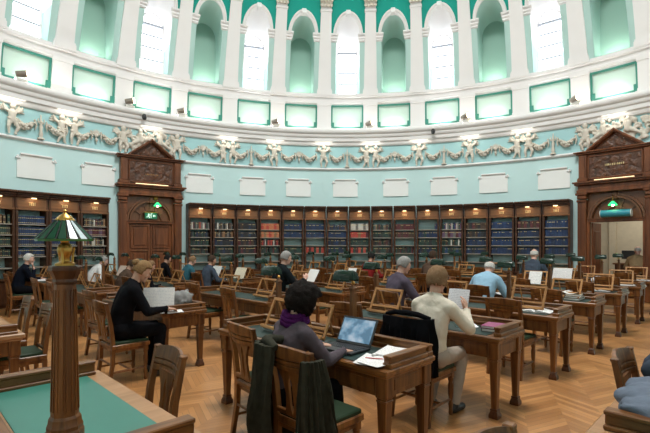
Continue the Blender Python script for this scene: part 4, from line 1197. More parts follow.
for k in range(n):
    a, b = 2 * PI * k / n, 2 * PI * (k + 1) / n
    e = .06
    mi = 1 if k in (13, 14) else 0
    q = [(R1 * math.cos(a + e), R1 * math.sin(a + e), Z1), (R1 * math.cos(b - e), R1 * math.sin(b - e), Z1), (R0 * math.cos(b - e), R0 * math.sin(b - e), Z0), (R0 * math.cos(a + e), R0 * math.sin(a + e), Z0)]
    vi = [(x_ * .97, y_ * .97, z_ - .004) for x_, y_, z_ in q]
    m.add(q + vi, [(0, 1, 2, 3), (7, 6, 5, 4), (0, 4, 5, 1), (1, 5, 6, 2), (2, 6, 7, 3), (3, 7, 4, 0)], mi)
sh = m.build('lamp_shade', [lamp_glass, lamp_white], t, 20)
m = MB()
for k in range(n):
    a = 2 * PI * k / n; m.tube([(R1 * math.cos(a), R1 * math.sin(a), Z1), (R0 * math.cos(a), R0 * math.sin(a), Z0)], .0022, 5)
m.build('leading', black_metal, sh)
m = MB()
for k in range(n):
    a, b = 2 * PI * k / n, 2 * PI * (k + 1) / n
    q = [(R1 * math.cos(a), R1 * math.sin(a), Z1), (R1 * math.cos(b), R1 * math.sin(b), Z1), (R1 * .985 * math.cos(b), R1 * .985 * math.sin(b), Z1 - .009), (R1 * .985 * math.cos(a), R1 * .985 * math.sin(a), Z1 - .009)]
    vi = [(x_ * .97, y_ * .97, z_) for x_, y_, z_ in q]
    m.add(q + vi, [(0, 1, 2, 3), (7, 6, 5, 4), (0, 4, 5, 1), (2, 6, 7, 3)], 0)
m.build('rim', lamp_rim, sh, 20)
m = MB(); m.lathe([(.034, .175), (.033, .182), (.027, .188), (.02, .196), (.009, .202), (.005, .208), (.008, .214), (.001, .221)], 18); m.build('crown', brass, t, 50)
# ================================================================ people
skin_m = plain('skin', (.55, .31, .22), .55, vary=.06, scale=20)
skin_p = plain('skin_pink', (.62, .36, .28), .5, vary=.06, scale=20)
def cloth(name, col, vary=.25, bump=.25): return plain(name, col, .9, vary=vary, scale=16, bump=bump, spec=.08)
def ik(S_, W_, l1, l2, pole):
    d = W_ - S_; L_ = d.length
    if L_ > (l1 + l2) * .995: W_ = S_ + d * ((l1 + l2) * .995 / L_); d = W_ - S_; L_ = d.length
    a = (l1 * l1 - l2 * l2 + L_ * L_) / (2 * L_); h = math.sqrt(max(0, l1 * l1 - a * a))
    t = d / L_; p = pole - t * pole.dot(t); p.normalize()
    return S_ + t * a + p * h, W_
def person(label, loc, rz, mats, lean=.2, slump=.15, head=(.25, 0, 0), hands=((-.2, .42, .80), (.2, .42, .80)), seat=.485, scale=1.0, vox=.010,
           hair='short', bulk=1.0, knees=(.42, .42), feet=(.38, .38), bottom=True, hand_poses=('rest', 'rest')):
    """mats: skin, top, bottom, shoe, hair.  Local +y is where the person faces."""
    m = MB(); segs = []
    def cap(a, b, r0, r1, reg):
        m.caps(a, b, r0, r1, 14); segs.append((Vector(a), Vector(b), r0, r1, reg))
    B = bulk
    hip = Vector((0, 0, seat + .105))
    def sp(d, ang): return Vector((0, math.sin(ang) * d, math.cos(ang) * d))
    waist = hip + sp(.20, lean * .6); chest = waist + sp(.20, lean + slump * .5); neck = chest + sp(.155, lean + slump)
    cap(hip + Vector((-.075, 0, 0)), hip + Vector((.075, 0, 0)), .115 * B, .115 * B, 'bottom')
    cap(hip + Vector((-.04, 0, .07)), waist + Vector((-.04, 0, 0)), .115 * B, .108 * B, 'top'); cap(hip + Vector((.04, 0, .07)), waist + Vector((.04, 0, 0)), .115 * B, .108 * B, 'top')
    for sg in (-1, 1): cap(waist + Vector((sg * .05, 0, .02)), chest + Vector((sg * .058, .01, .0)), .105 * B, .108 * B, 'top'); cap(chest + Vector((sg * .058, .01, 0)), neck + sp(-.06, lean + slump) + Vector((sg * .065, .005, -.02)), .108 * B, .070 * B, 'top')
    shz = neck + sp(-.055, lean + slump)
    for sg in (-1, 1): cap(shz + Vector((sg * .05, -.01, .015)), shz + Vector((sg * .150, 0, -.032)), .058 * B, .062 * B, 'top')
    cap(shz, neck + Vector((0, 0, .0)), .075, .058, 'top')
    pitch, yaw, roll = head
    HR = Rz(yaw) @ Rx(-pitch) @ Ry(roll)
    hd = neck + sp(.075, lean + slump * 1.1 + pitch * .25) + (HR @ Vector((0, .02, .085)))
    cap(neck + sp(-.02, lean), hd + (HR @ Vector((0, -.025, -.06))), .054, .050, 'head')
    def hp(p): return hd + (HR @ Vector(p))
    m.ell(hd, (.074, .094, .108), HR.to_3x3().to_4x4(), 20, 14)
    m.ell(hp((0, .022, -.052)), (.055, .068, .066), HR, 14, 10)       # jaw
    m.caps(hp((0, .085, .0)), hp((0, .104, -.026)), .010, .015, 8)    # nose
    m.caps(hp((-.018, .083, -.058)), hp((.018, .083, -.058)), .009, .009, 8)   # lips
    m.caps(hp((-.012, .075, -.098)), hp((.012, .075, -.098)), .016, .016, 8)
    for sg in (-1, 1):
        m.caps(hp((sg * .016, .086, .022)), hp((sg * .048, .074, .024)), .010, .009, 8)     # brows
        m.ell(hp((sg * .076, -.006, -.008)), (.011, .022, .033), HR, 8, 8)                  # ears
        m.ell(hp((sg * .042, .062, -.03)), (.024, .022, .026), HR, 8, 8)
    segs.append((hp((0, 0, -.03)), hp((0, 0, .03)), .1, .1, 'head'))
    # arms
    for i, sg in enumerate((-1, 1)):
        Sh = shz + Vector((sg * .165, 0, -.035)); W = Vector(hands[i])
        El, W = ik(Sh, W, .285, .25, Vector((sg * .6, -.45, -.8)))
        cap(Sh, El, .062 * B, .048 * B, 'top'); cap(El, W, .047 * B, .031, 'top')
        d = (W - El).normalized()
        if hand_poses[i] == 'grip':      # upright hand: fingers curl round a sheet
            f = (d * .5 + Vector((0, .2, .8))).normalized(); nrm = Vector((-sg, .1, 0)).normalized()
        elif hand_poses[i] == 'chin':
            f = (d * .6 + Vector((0, -.2, .6))).normalized(); nrm = Vector((0, -1, .2)).normalized()
        else:
            f = Vector((d.x * .6, abs(d.y) + .5, -.12)).normalized(); nrm = Vector((0, .1, -1)).normalized()
        side = f.cross(nrm).normalized()
        if side.x * sg > 0: side = -side           # thumb side points inward
        pc = W + f * .05
        cap(W, W + f * .02, .029, .028, 'hand')
        for t_ in (-.026, -.009, .009, .026): cap(W + f * .015 + side * t_ * .6, W + f * .085 + side * t_, .016, .0125, 'hand')
        for t_, ln in ((.03, .068), (.010, .078), (-.011, .072), (-.031, .056)):
            k0 = W + f * .088 + side * t_; k1 = k0 + (f * .85 + nrm * .35).normalized() * ln * .5; k2 = k1 + (f * .45 + nrm * .8).normalized() * ln * .5
            cap(k0, k1, .0105, .0095, 'hand'); cap(k1, k2, .0095, .008, 'hand')
        t0 = W + f * .03 + side * .028; t1 = t0 + (side * .7 + f * .7).normalized() * .042; t2 = t1 + (f * .85 + side * .2 + nrm * .3).normalized() * .034
        cap(t0, t1, .015, .012, 'hand'); cap(t1, t2, .0115, .009, 'hand')
    # legs
    for i, sg in enumerate((-1, 1)):
        h0 = hip + Vector((sg * .085, .02, -.015)); kn = Vector((sg * .115, knees[i], seat + .075)); an = Vector((sg * .11, feet[i], .10))
        cap(h0, kn, .088 * B, .064 * B, 'bottom'); cap(kn, kn + (an - kn) * .35, .060, .060, 'bottom'); cap(kn + (an - kn) * .35, an, .060, .043, 'bottom')
        cap(an, an + Vector((0, -.02, -.045)), .042, .040, 'shoe'); cap(an + Vector((0, -.03, -.058)), an + Vector((sg * .02, .13, -.066)), .038, .030, 'shoe')
    me = remesh(m, vox, 5)
    # regions
    reg = []
    for p in me.polygons:
        c = p.center; best = 9; br = 'top'
        for a, b, r0, r1, rg in segs:
            ab = b - a; t = max(0, min(1, (c - a).dot(ab) / max(1e-9, ab.length_squared)))
            dd = (c - a - ab * t).length - (r0 + (r1 - r0) * t)
            if dd < best: best = dd; br = rg
        reg.append(br)
    root = put('person', me, None, (loc[0], loc[1], 0), rz); root.scale = (scale,) * 3
    tag(root, label, 'person')
    me.materials.append(mats['skin'])
    def shell(name, regs, mt, off):
        bm = bmesh.new(); bm.from_mesh(me); bm.faces.ensure_lookup_table()
        bmesh.ops.delete(bm, geom=[f for f, r_ in zip(bm.faces[:], reg) if r_ not in regs], context='FACES')
        bmesh.ops.delete(bm, geom=[v for v in bm.verts if not v.link_faces], context='VERTS')
        for _ in range({'shoes': 0, 'trousers': 8}.get(name, 90 if vox < .008 else 20)): bmesh.ops.smooth_vert(bm, verts=[v for v in bm.verts if not v.is_boundary], factor=.5, use_axis_x=True, use_axis_y=True, use_axis_z=True)
        bm.normal_update()
        amp = .006 if name != 'shoes' else 0
        for v in bm.verts:
            n_ = v.normal.copy(); w = noise.noise(v.co * 9) * amp + noise.noise(v.co * 22) * amp * .5
            v.co += n_ * (off + w + amp)
        e = [x for x in bm.edges if x.is_boundary]
        r_ = bmesh.ops.extrude_edge_only(bm, edges=e)
        vs = [g for g in r_['geom'] if isinstance(g, bmesh.types.BMVert)]
        for v in vs: v.co -= v.normal * (off + amp + .004) if v.normal.length > .1 else Vector()
        o_me = bpy.data.meshes.new(name); bm.to_mesh(o_me); bm.free()
        for p in o_me.polygons: p.use_smooth = True
        o_me.materials.append(mt); put(name, o_me, root)
    shell(mats.get('top_name', 'jumper'), ('top',), mats['top'], mats.get('thick', .007))
    if bottom: shell('trousers', ('bottom',), mats['bottom'], .005)
    shell('shoes', ('shoe',), mats['shoe'], .004)
    covered = {}
    for p, r_ in zip(me.polygons, reg):
        for i in p.vertices: covered[i] = covered.get(i, True) and r_ in (('top', 'bottom', 'shoe') if bottom else ('top', 'shoe'))
    nrm = [v.normal.copy() for v in me.vertices]
    for i, ok in covered.items():
        if ok: me.vertices[i].co -= nrm[i] * .016
    # hair
    bm = bmesh.new(); bmesh.ops.create_uvsphere(bm, u_segments=40, v_segments=28, radius=1)
    kill = []
    for v in bm.verts:
        d = v.co.normalized()
        r = Vector((.074 * d.x, .094 * d.y, .108 * d.z)).length
        if hair == 'curly': th = .050 + .012 * noise.noise(d * 3.5) + .02 * noise.noise(d * 9) + .012 * noise.noise(d * 18) ; low = -.62
        elif hair == 'bob': th = .022 + .009 * noise.noise(Vector((d.x * 7, d.y * 7, d.z * 2.2))) + .004 * noise.noise(Vector((d.x * 19, d.y * 19, d.z * 4))); low = -.55
        elif hair == 'updo': th = .014 + .004 * noise.noise(d * 8); low = -.5
        elif hair == 'bald': th = .006 + .003 * noise.noise(d * 9); low = -.45
        else: th = .012 + .004 * noise.noise(d * 9); low = -.5
        if hair == 'curly': r = .097
        v.co = d * (r + th)
    bm.faces.ensure_lookup_table()
    for f in bm.faces:
        d = f.calc_center_median().normalized()
        low = {'curly': -.74, 'bob': -.58, 'updo': -.5, 'bald': -.45}.get(hair, -.5) + .14 * noise.noise(d * 5.5)
        front = d.y > (.35 if hair != 'curly' else .5) and d.z < (.5 if hair not in ('bob', 'curly') else .42)
        sidef = d.y > .12 and d.z < -.05 and hair in ('short', 'bald', 'updo')
        top = hair == 'bald' and d.z > .45
        if front or sidef or top or d.z < low: kill.append(f)
    bmesh.ops.delete(bm, geom=kill, context='FACES')
    e = [x for x in bm.edges if x.is_boundary]
    r_ = bmesh.ops.extrude_edge_only(bm, edges=e)
    for v in [g for g in r_['geom'] if isinstance(g, bmesh.types.BMVert)]: v.co *= .80
    if hair == 'updo':
        mm = bmesh.ops.create_uvsphere(bm, u_segments=16, v_segments=10, radius=1)
        for v in mm['verts']: v.co = Vector((v.co.x * .045, v.co.y * .045 - .105, v.co.z * .042 + .05)) * (1 + .1 * noise.noise(v.co * 4))
    M = Matrix.Translation(hd) @ HR.to_4x4() @ Matrix.Translation((0, -.010, .012))
    bmesh.ops.transform(bm, matrix=M, verts=bm.verts)
    bmesh.ops.recalc_face_normals(bm, faces=bm.faces[:])
    hm = bpy.data.meshes.new('hair'); bm.to_mesh(hm); bm.free()
    for p in hm.polygons: p.use_smooth = True
    hm.materials.append(mats['hair']); put('hair', hm, root)
    # eyes
    m = MB()
    for sg in (-1, 1): m.ell(hp((sg * .031, .083, .008)), (.011, .008, .006), HR, 10, 6)
    m.build('eyes', eye_m, root)
    return root, dict(neck=neck, hd=hd, HR=HR, shz=shz, chest=chest)
eye_m = plain('eye_dark', (.03, .02, .015), .3)
def H(n, c, v=.35): return plain('hair_' + n, c, .8, vary=v, scale=70, bump=.35, spec=.12)
h_dark = H('dark_curls', (.009, .006, .005), .6); h_blond = H('blond', (.22, .13, .06)); h_sand = H('sandy', (.20, .12, .065)); h_grey = H('grey', (.27, .26, .25)); h_white = H('white', (.55, .53, .5)); h_brown = H('brown', (.05, .03, .02)); h_black = H('black', (.015, .013, .012))
c_mauve = cloth('mauve_wool', (.085, .068, .08)); c_purple = cloth('purple_scarf', (.055, .008, .065), .5); c_black = cloth('black_cloth', (.0045, .0045, .006)); c_cream = cloth('cream_wool', (.64, .575, .48), .12, .5); c_white = cloth('white_cloth', (.62, .62, .62), .1)
c_navy = cloth('navy_cloth', (.005, .007, .014)); c_char = cloth('charcoal_cloth', (.007, .010, .012)); c_plum = cloth('plum_grey_shirt', (.075, .062, .085)); c_sky = cloth('light_blue_shirt', (.26, .42, .55), .12); c_teal = cloth('teal_jacket', (.03, .10, .13)); c_slate = cloth('slate_jacket', (.05, .065, .09)); c_red = cloth('red_top', (.2, .016, .016)); c_khaki = cloth('khaki_jacket', (.28, .2, .11)); c_beige = cloth('beige_trousers', (.36, .30, .25), .12); c_olive = cloth('olive_parka', (.036, .035, .025), .45, .5); c_bluegrey = cloth('blue_grey_coat', (.125, .15, .195), .25, .5); c_grey = cloth('grey_coat', (.23, .225, .22), .3, .5); c_brown = cloth('brown_top', (.08, .05, .035))
shoe_m = plain('black_shoe', (.012, .011, .011), .4)
def mats(top, bottom=c_black, hair=h_brown, skin=skin_m, name='jumper'): return dict(skin=skin, top=top, bottom=bottom, shoe=shoe_m, hair=hair, top_name=name)
def at_seat(key, fwd=.0, side=0): 
    u, v = CHAIRPOS[key]; return UV(u - .045 + fwd, v + side)
NEAR, FAR = .0065, .011
# woman at the laptop
wx, wy = at_seat((0, 0, 0), -.02, .31)
w, info = person('woman with dark curly hair and purple scarf typing at the laptop', (wx, wy), RZ - .12, mats(c_mauve, c_black, h_dark, name='cardigan'), lean=.12, slump=.24, head=(.34, -.3, 0), hands=((-.17, .50, .84), (.13, .50, .84)), vox=NEAR, hair='curly', scale=.93, bulk=.95, knees=(.43, .43), feet=(.30, .46))
m = MB(); n = 28; nk = info['neck'] + Vector((0, 0, .01))
for rr_, zz_, th in ((.084, -.005, .030), (.076, .026, .028), (.094, -.032, .026)):
    m.tube([nk + Vector((rr_ * 1.05 * math.cos(2 * PI * i / n), rr_ * math.sin(2 * PI * i / n) + .0, zz_ + .012 * math.sin(4 * PI * i / n))) for i in range(n + 1)], [th * (1 + .18 * math.sin(i * 2.3)) for i in range(n + 1)], 10)
m.build('scarf', c_purple, w, 60)
# woman in cream
wx, wy = at_seat((1, 0, 0), .02, -.09)
w, info = person('woman in a cream jumper with short sandy hair reading a held up sheet', (wx, wy), RZ + .06, dict(mats(c_cream, c_beige, h_sand, name='jumper'), thick=.014), lean=.08, slump=.16, head=(.2, -.1, 0), hands=((-.12, .40, .86), (.185, .36, .985)), vox=NEAR, hair='bob', scale=.98, bulk=.86, hand_poses=('rest', 'grip'), knees=(.42, .42), feet=(.2, .28))
PCREAM = (wx, wy)
# blonde woman in black
wx, wy = at_seat((0, 1, 0))
person('woman in black with pinned up blonde hair writing at the middle front desk', (wx, wy), RZ - .15, mats(c_black, c_black, h_blond, name='jumper'), lean=.18, slump=.24, head=(.50, -.15, 0), hands=((-.14, .46, .80), (.16, .47, .80)), vox=NEAR, hair='updo', scale=1.02)
# the others
def sit(key, label, **kw):
    md = kw.pop('m'); turn = kw.pop('turn', 0); x, y = at_seat(key, kw.pop('fwd', 0), kw.pop('side', 0))
    return person(label, (x, y), RZ + turn, md, vox=kw.pop('vox', FAR), **kw)
sit((0, 3, 0), 'grey haired man in a navy jacket resting chin on hand at left edge', m=mats(c_navy, c_black, h_white, skin_p, 'jacket'), turn=-.1, lean=.22, slump=.2, head=(.1, -.1, 0), hands=((-.18, .45, .80), (.04, .30, 1.02)), hand_poses=('rest', 'chin'))
sit((2, 1, 1), 'grey haired man in a charcoal jacket holding up a white sheet', m=mats(c_char, c_black, h_grey, skin_p, 'jacket'), turn=-.25, lean=.12, slump=.2, head=(.22, -.05, 0), hands=((-.16, .45, .84), (.18, .45, .88)), hand_poses=('rest', 'grip'), scale=1.05, bulk=1.05)
sit((2, 0, 1), 'grey haired man in a plum grey shirt reading with lowered head', m=mats(c_plum, c_black, h_grey, skin_p, 'shirt'), turn=-.35, lean=.12, slump=.2, head=(.35, -.1, 0), hands=((-.16, .45, .82), (.2, .45, .82)), scale=1.02, bulk=1.05)
sit((3, 0, 1), 'balding man in a light blue shirt bent low over the desk', m=mats(c_sky, c_black, h_white, skin_p, 'shirt'), turn=.1, lean=.42, slump=.3, head=(.5, 0, 0), hands=((-.22, .50, .80), (.22, .50, .80)), hair='bald', scale=1.02, bulk=1.12)
sit((5, 0, 1), 'reader with a pale pinkish head far back near the right bookcases', m=mats(c_slate, c_black, h_white, skin_p, 'shirt'), head=(.2, .3, 0), scale=1.08, hair='bald')
sit((4, 1, 0), 'reader with flushed face and brown hair in the fifth row', m=mats(c_brown, c_black, h_brown, skin_p), head=(.1, .6, 0), scale=1.04)
sit((4, 1, 1), 'dark haired reader in a bright red top in the fifth row', m=mats(c_red, c_black, h_black, skin_m), head=(.3, 0, 0), scale=1.0)
sit((1, 3, 0), 'white haired reader in a white shirt left of the blonde woman', m=mats(c_white, c_black, h_grey, skin_p, 'shirt'), turn=-.1, lean=.36, slump=.3, head=(.35, 0, 0), scale=.97, bulk=1.1)
sit((1, 2, 0), 'fair haired reader in dark clothes just behind the blonde woman', m=mats(c_black, c_black, h_sand, skin_p), lean=.3, slump=.25, head=(.35, 0, 0), scale=.93)
sit((1, 2, 1), 'brown haired reader in brown beside the white shirted reader', m=mats(c_brown, c_black, h_brown, skin_m), lean=.3, slump=.25, head=(.35, 0, 0), scale=.92)
sit((2, 2, 0), 'dark haired reader in a slate blue jacket reading a large sheet', m=mats(c_slate, c_black, h_brown, skin_m, 'jacket'), lean=.15, slump=.2, head=(.2, -.2, 0), scale=.96)
sit((2, 2, 1), 'fair haired reader in a teal jacket bent over papers', m=mats(c_teal, c_black, h_sand, skin_p, 'jacket'), lean=.25, slump=.2, head=(.4, 0, 0), scale=.95)
sit((2, 3, 0), 'dark haired reader in black below the closed left door', m=mats(c_black, c_black, h_black, skin_m), lean=.25, slump=.2, head=(.3, 0, 0), scale=.96)
# seated attendant in the lobby
p, rz = local(D2, RW, .30, .92, 0)
ch = place('chair', make_chair, p[0], p[1], 0, rz, 'chair of the khaki jacketed attendant in the lobby')
person('attendant in a khaki jacket seated at the lobby counter', (p[0] + .045 * math.sin(rz), p[1] - .045 * math.cos(rz)), rz, mats(c_khaki, c_black, h_white, skin_p, 'jacket'), lean=.05, head=(.15, .1, 0), hands=((-.2, .38, .9), (.2, .38, .9)), vox=FAR, scale=1.1, bulk=1.1, hair='bald')
# ================================================================ things on the desks
ZD = DH + .0055
def uvrz(u, v): x, y = UV(u, v); return x, y
def sheet(name, label, cat, u, v, rz, w=.21, h=.297, z=ZD, mt=None, tilt=0, curl=.01, group=None, th=.0016, lift=0):
    m = MB(); n = 8
    g = [[(x, y) for y in (-h / 2, h / 2)] for x in [-w / 2 + w * i / n for i in range(n + 1)]]
    top = []; bot = []
    for i, col in enumerate(g):
        t = i / n * 2 - 1
        for x, y in col: pass
    vs = []; fs = []
    for i in range(n + 1):
        t = i / n * 2 - 1; zc = curl * t * t
        for y in (-h / 2, h / 2):
            x = -w / 2 + w * i / n; vs += [(x, y, zc), (x, y, zc + th)]
    for i in range(n):
        a = i * 4; b = a + 4
        fs += [(a, a + 2, b + 2, b), (a + 1, b + 1, b + 3, a + 3), (a, b, b + 1, a + 1), (a + 2, a + 3, b + 3, b + 2)]
    fs += [(0, 1, 3, 2), (4 * n, 4 * n + 2, 4 * n + 3, 4 * n + 1)]
    T = Rx(tilt)
    m.add(vs, fs, 0, T)
    x, y = UV(u, v)
    o = m.build(name, mt or paper_text, None, 0, (x, y, z + lift), rz)
    return tag(o, label, cat, group)
def closed_book(label, u, v, rz, mt, w=.16, h=.23, t=.03, z=ZD, group=None):
    x, y = UV(u, v)
    r = thing('book', label, 'book', (x, y, z), rz, group)
    m = MB(); m.box((0, 0, .002), (w, h, .004), b=.001); m.box((0, 0, t - .002), (w, h, .004), b=.001); m.box((-w / 2 + .002, 0, t / 2), (.005, h, t), b=.002); m.build('cover', mt, r)
    m = MB(); m.box((.002, 0, t / 2), (w - .012, h - .01, t - .009)); m.build('pages', paper_plain, r)
    return z + t + .001
def open_book(label, u, v, rz, z=ZD, w=.34, h=.24, tilt=0, lift=0, group=None):
    x, y = UV(u, v)
    r = thing('open_book', label, 'book', (x, y, z + lift), rz, group)
    if tilt: r.rotation_euler = (tilt, 0, rz)
    for sg in (-1, 1):
        m = MB(); n = 7; poly = []
        for i in range(n + 1):
            t = i / n; poly.append((sg * t * w / 2, .008 + .022 * math.sin(PI * min(1, t * 1.05) ** .6) * (1 - .3 * t)))
        poly += [(sg * w / 2, .004), (0, .004)]
        m.prism(poly, -h / 2, h / 2); m.build('pages', paper_text, r, 30)
    m = MB(); m.box((0, 0, .002), (w + .02, h + .014, .004), b=.001); m.build('cover', bmat['H'], r)
    return r
# --- laptop on the front right desk
x, y = UV(UF[0] + .235, 2.36)
t = thing('laptop', 'open black laptop with lit blue screen on the front right desk', 'laptop', (x, y, ZD), RZ + .05)
m = MB(); m.box((0, 0, .011), (.36, .25, .02), b=.005); m.build('base', black_metal, t)
m = MB()
for i in range(5):
    for j in range(13): m.box((-.145 + j * .0242, .075 - i * .022, .0225), (.019, .017, .004))
m.build('keyboard', plain('key_black', (.03, .03, .033), .5), t)
m = MB(); T = Rx(-.5); m.box((0, .125 + .118 * math.sin(.5), .02 + .118 * math.cos(.5)), (.36, .012, .236), T, b=.004); lid = m.build('lid', black_metal, t)
m = MB(); m.box((0, .125 + .12 * math.sin(.5) - .0068 * math.cos(.5), .02 + .12 * math.cos(.5) + .0068 * math.sin(.5)), (.325, .003, .195), T); m.build('screen', scr, lid)
# papers to the right of the laptop
sheet('paper', 'white sheet lying right of the laptop with a red pen on it', 'paper', UF[0] + .15, 1.98, RZ + .35)
sheet('paper', 'sheet at the very edge of the front right desk beside the red pen sheet', 'paper', UF[0] + .14, 1.90, RZ - .1, z=ZD + .013, curl=.004)
o = None
x, y = UV(UF[0] + .14, 1.96)
m = MB(); m.tube([(-.07, 0, 0), (.05, 0, 0), (.07, 0, 0)], [.004, .004, .001], 8); o = m.build('pen', plain('red_plastic', (.5, .03, .03), .3), None, 40, (x, y, ZD + .0218), RZ + .5); tag(o, 'red pen lying on the white sheet by the laptop', 'pen')
zc = closed_book('thick white papered folder at the right end of the front right desk', UF[0] + .39, 1.96, RZ + .1, paper_plain, .23, .31, .022)
sheet('paper', 'loose sheet on top of the white folder at the desk end', 'paper', UF[0] + .39, 1.97, RZ + .3, z=zc)
open_book('open white book left of the laptop on the front right desk', UF[0] + .14, 2.76, RZ + .1, w=.26, h=.2)
x, y = UV(UF[0] + .35, 2.87); place('rest', make_rest, x, y, DH + .0055, RZ + .05, 'pale slatted book rest behind the laptop on the front right desk')
# --- second row right desk: red books, phone, held sheet
zc = closed_book('lower brown book under the magenta one on the second right desk', UF[1] + .33, VS[0] + .20, RZ + .18, bmat['H'], .17, .25, .03)
closed_book('magenta covered book on top of the pile on the second right desk', UF[1] + .33, VS[0] + .20, RZ + .12, plain('magenta_cover', (.28, .04, .14), .4), .17, .25, .025, zc)
x, y = UV(UF[1] + .20, VS[0] + .48)
t = thing('spectacles', 'folded spectacles on the second right desk beside the books', 'glasses', (x, y, ZD + .002), RZ + .5)
m = MB()
for sg in (-1, 1): m.tube([(sg * .032 + .024 * math.cos(a * .7), 0, .02 + .018 * math.sin(a * .7)) for a in range(10)], .0022, 5)
m.tube([(-.008, 0, .024), (.008, 0, .024)], .002, 5); m.build('frame', black_metal, t)
m = MB(); m.tube([(-.056, 0, .024), (-.05, .06, .012), (.02, .075, .004)], .0022, 5); m.tube([(.056, 0, .024), (.05, .055, .012), (-.02, .065, .004)], .0022, 5); m.build('temple', black_metal, t)
sheet('paper', 'blue and white leaflet on the second right desk beside the spectacles', 'leaflet', UF[1] + .36, VS[0] + .47, RZ + .7, .15, .21, mt=paper('paper_blue', True, ink=(.1, .2, .5)))
def held(label, key_xy, rz, off, w, h, tilt, mt, z):
    x = key_xy[0] + off[0] * math.cos(rz) - off[1] * math.sin(rz); y = key_xy[1] + off[0] * math.sin(rz) + off[1] * math.cos(rz)
    m = MB(); n = 8; vs = []; fs = []
    for i in range(n + 1):
        t_ = i / n * 2 - 1
        for zz_ in (-h / 2, h / 2): vs += [(w / 2 * t_, .02 * t_ * t_, zz_), (w / 2 * t_, .02 * t_ * t_ + .0015, zz_)]
    for i in range(n):
        a = i * 4; b = a + 4; fs += [(a, a + 2, b + 2, b), (a + 1, b + 1, b + 3, a + 3), (a, b, b + 1, a + 1), (a + 2, a + 3, b + 3, b + 2)]
    fs += [(0, 1, 3, 2), (4 * n, 4 * n + 2, 4 * n + 3, 4 * n + 1)]
    m.add(vs, fs, 0, Rx(tilt)); o = m.build('paper', mt, None, 0, (x, y, z), rz); return tag(o, label, 'paper')
ptz = paper('paper_lines_upright', True, base=(.72, .72, .76), ink=(.3, .3, .36), pitch=.016, axis='Z')
held('printed sheet held up by the woman in cream', PCREAM, RZ + .06, (.055, .44), .215, .29, -.3, ptz, 1.02)
gx, gy = at_seat((2, 1, 1)); held('white sheet held by the man in the charcoal jacket', (gx, gy), RZ - .25, (.27, .56), .36, .32, -.5, paper_plain, .99)
# --- middle front desk: blonde woman's sheet, notes, grey coat
bx, by = at_seat((0, 1, 0))
held('large sheet of printed columns propped before the blonde woman', (-2.09, 5.43), .12, (0, 0), .38, .30, -.2, paper_grid, .912)
u0, v0 = CHAIRPOS[(0, 1, 0)]
open_book('open notebook under the hand of the blonde woman', UF[0] + .16, v0 - .12, RZ - .1, w=.30, h=.2)
sheet('paper', 'white note sheet at the front corner of the middle front desk', 'paper', UF[0] + .10, VS[1] + .16, RZ + .2, .15, .21)
def lumpy(name, label, cat, u, v, z, rz, dims, mt, seed, parts=7, vox=.012, shape='heap'):
    m = MB(); rr = random.Random(seed)
    lx, ly, lz = dims
    for i in range(parts):
        t_ = (i + .5) / parts - .5
        m.ell((t_ * lx * .8, rr.uniform(-.1, .1) * ly, lz * .45), (lx * .8 / parts * 1.3, ly * rr.uniform(.40, .5), lz * rr.uniform(.42, .52)), Rz(rr.uniform(-.4, .4)), 16, 10)
    for i in range(parts * 2):
        t_ = rr.uniform(-.42, .42); a = rr.uniform(-.5, .5)
        m.caps((t_ * lx, -ly * .38, lz * rr.uniform(.2, .7)), (t_ * lx + a * .1, ly * .35, lz * rr.uniform(.5, .9)), .018, .026, 8)
    me = remesh(m, vox, 3, name)
    mn = min(v_.co.z for v_ in me.vertices)
    for v_ in me.vertices: v_.co.z = max(0, v_.co.z - mn - .006)
    me.materials.append(mt)
    x, y = UV(u, v); return tag(put(name, me, None, (x, y, z), rz), label, cat)
lumpy('folded_coat', 'rolled grey coat lying on the middle front desk', 'coat', UF[0] + .30, VS[1] + .40, ZD + .0, .12, (.48, .22, .25), c_grey, 5)
# --- papers and books further back
open_book('open white book on the third row right desk, right end', UF[2] + .27, VS[0] + .33, RZ + .1, z=ZD, w=.36, h=.26)
zz0 = ZD
for i, (c, t_) in enumerate((('T', .03), ('H', .028), ('T', .03))):
    zz0 = closed_book('%s bound volume on the fourth row right desk, %s from pile top' % (('tan', 'brown', 'pale tan')[i], ('third', 'second', 'first')[i]), UF[3] + .30, VS[0] + .36, RZ + .1 * i, (bmat['T'], bmat['H'], plain('cover_pale', (.4, .3, .2), .5))[i], .22, .3, t_, zz0)
sheet('paper', 'crumpled white sheet on top of the pile on the fourth row right desk', 'paper', UF[3] + .30, VS[0] + .38, RZ, z=zz0, curl=.03)
open_book('open pale book on the fifth row right desk, right end', UF[4] + .28, VS[0] + .42, RZ, w=.4, h=.26)
sheet('paper', 'white paper at the right end of the sixth row right desk', 'paper', UF[5] + .26, VS[0] + .30, RZ + .3, .3, .3, mt=paper_plain)
open_book('open white book at the right end of the seventh row right desk', UF[6] + .26, VS[0] + .33, RZ + .1, w=.42, h=.26)
lumpy('plastic_bag', 'white crumpled plastic bag on the sixth row right desk', 'bag', UF[5] + .40, VS[0] + .75, ZD, RZ, (.45, .24, .14), plain('white_plastic', (.62, .66, .72), .35, vary=.1), 8)
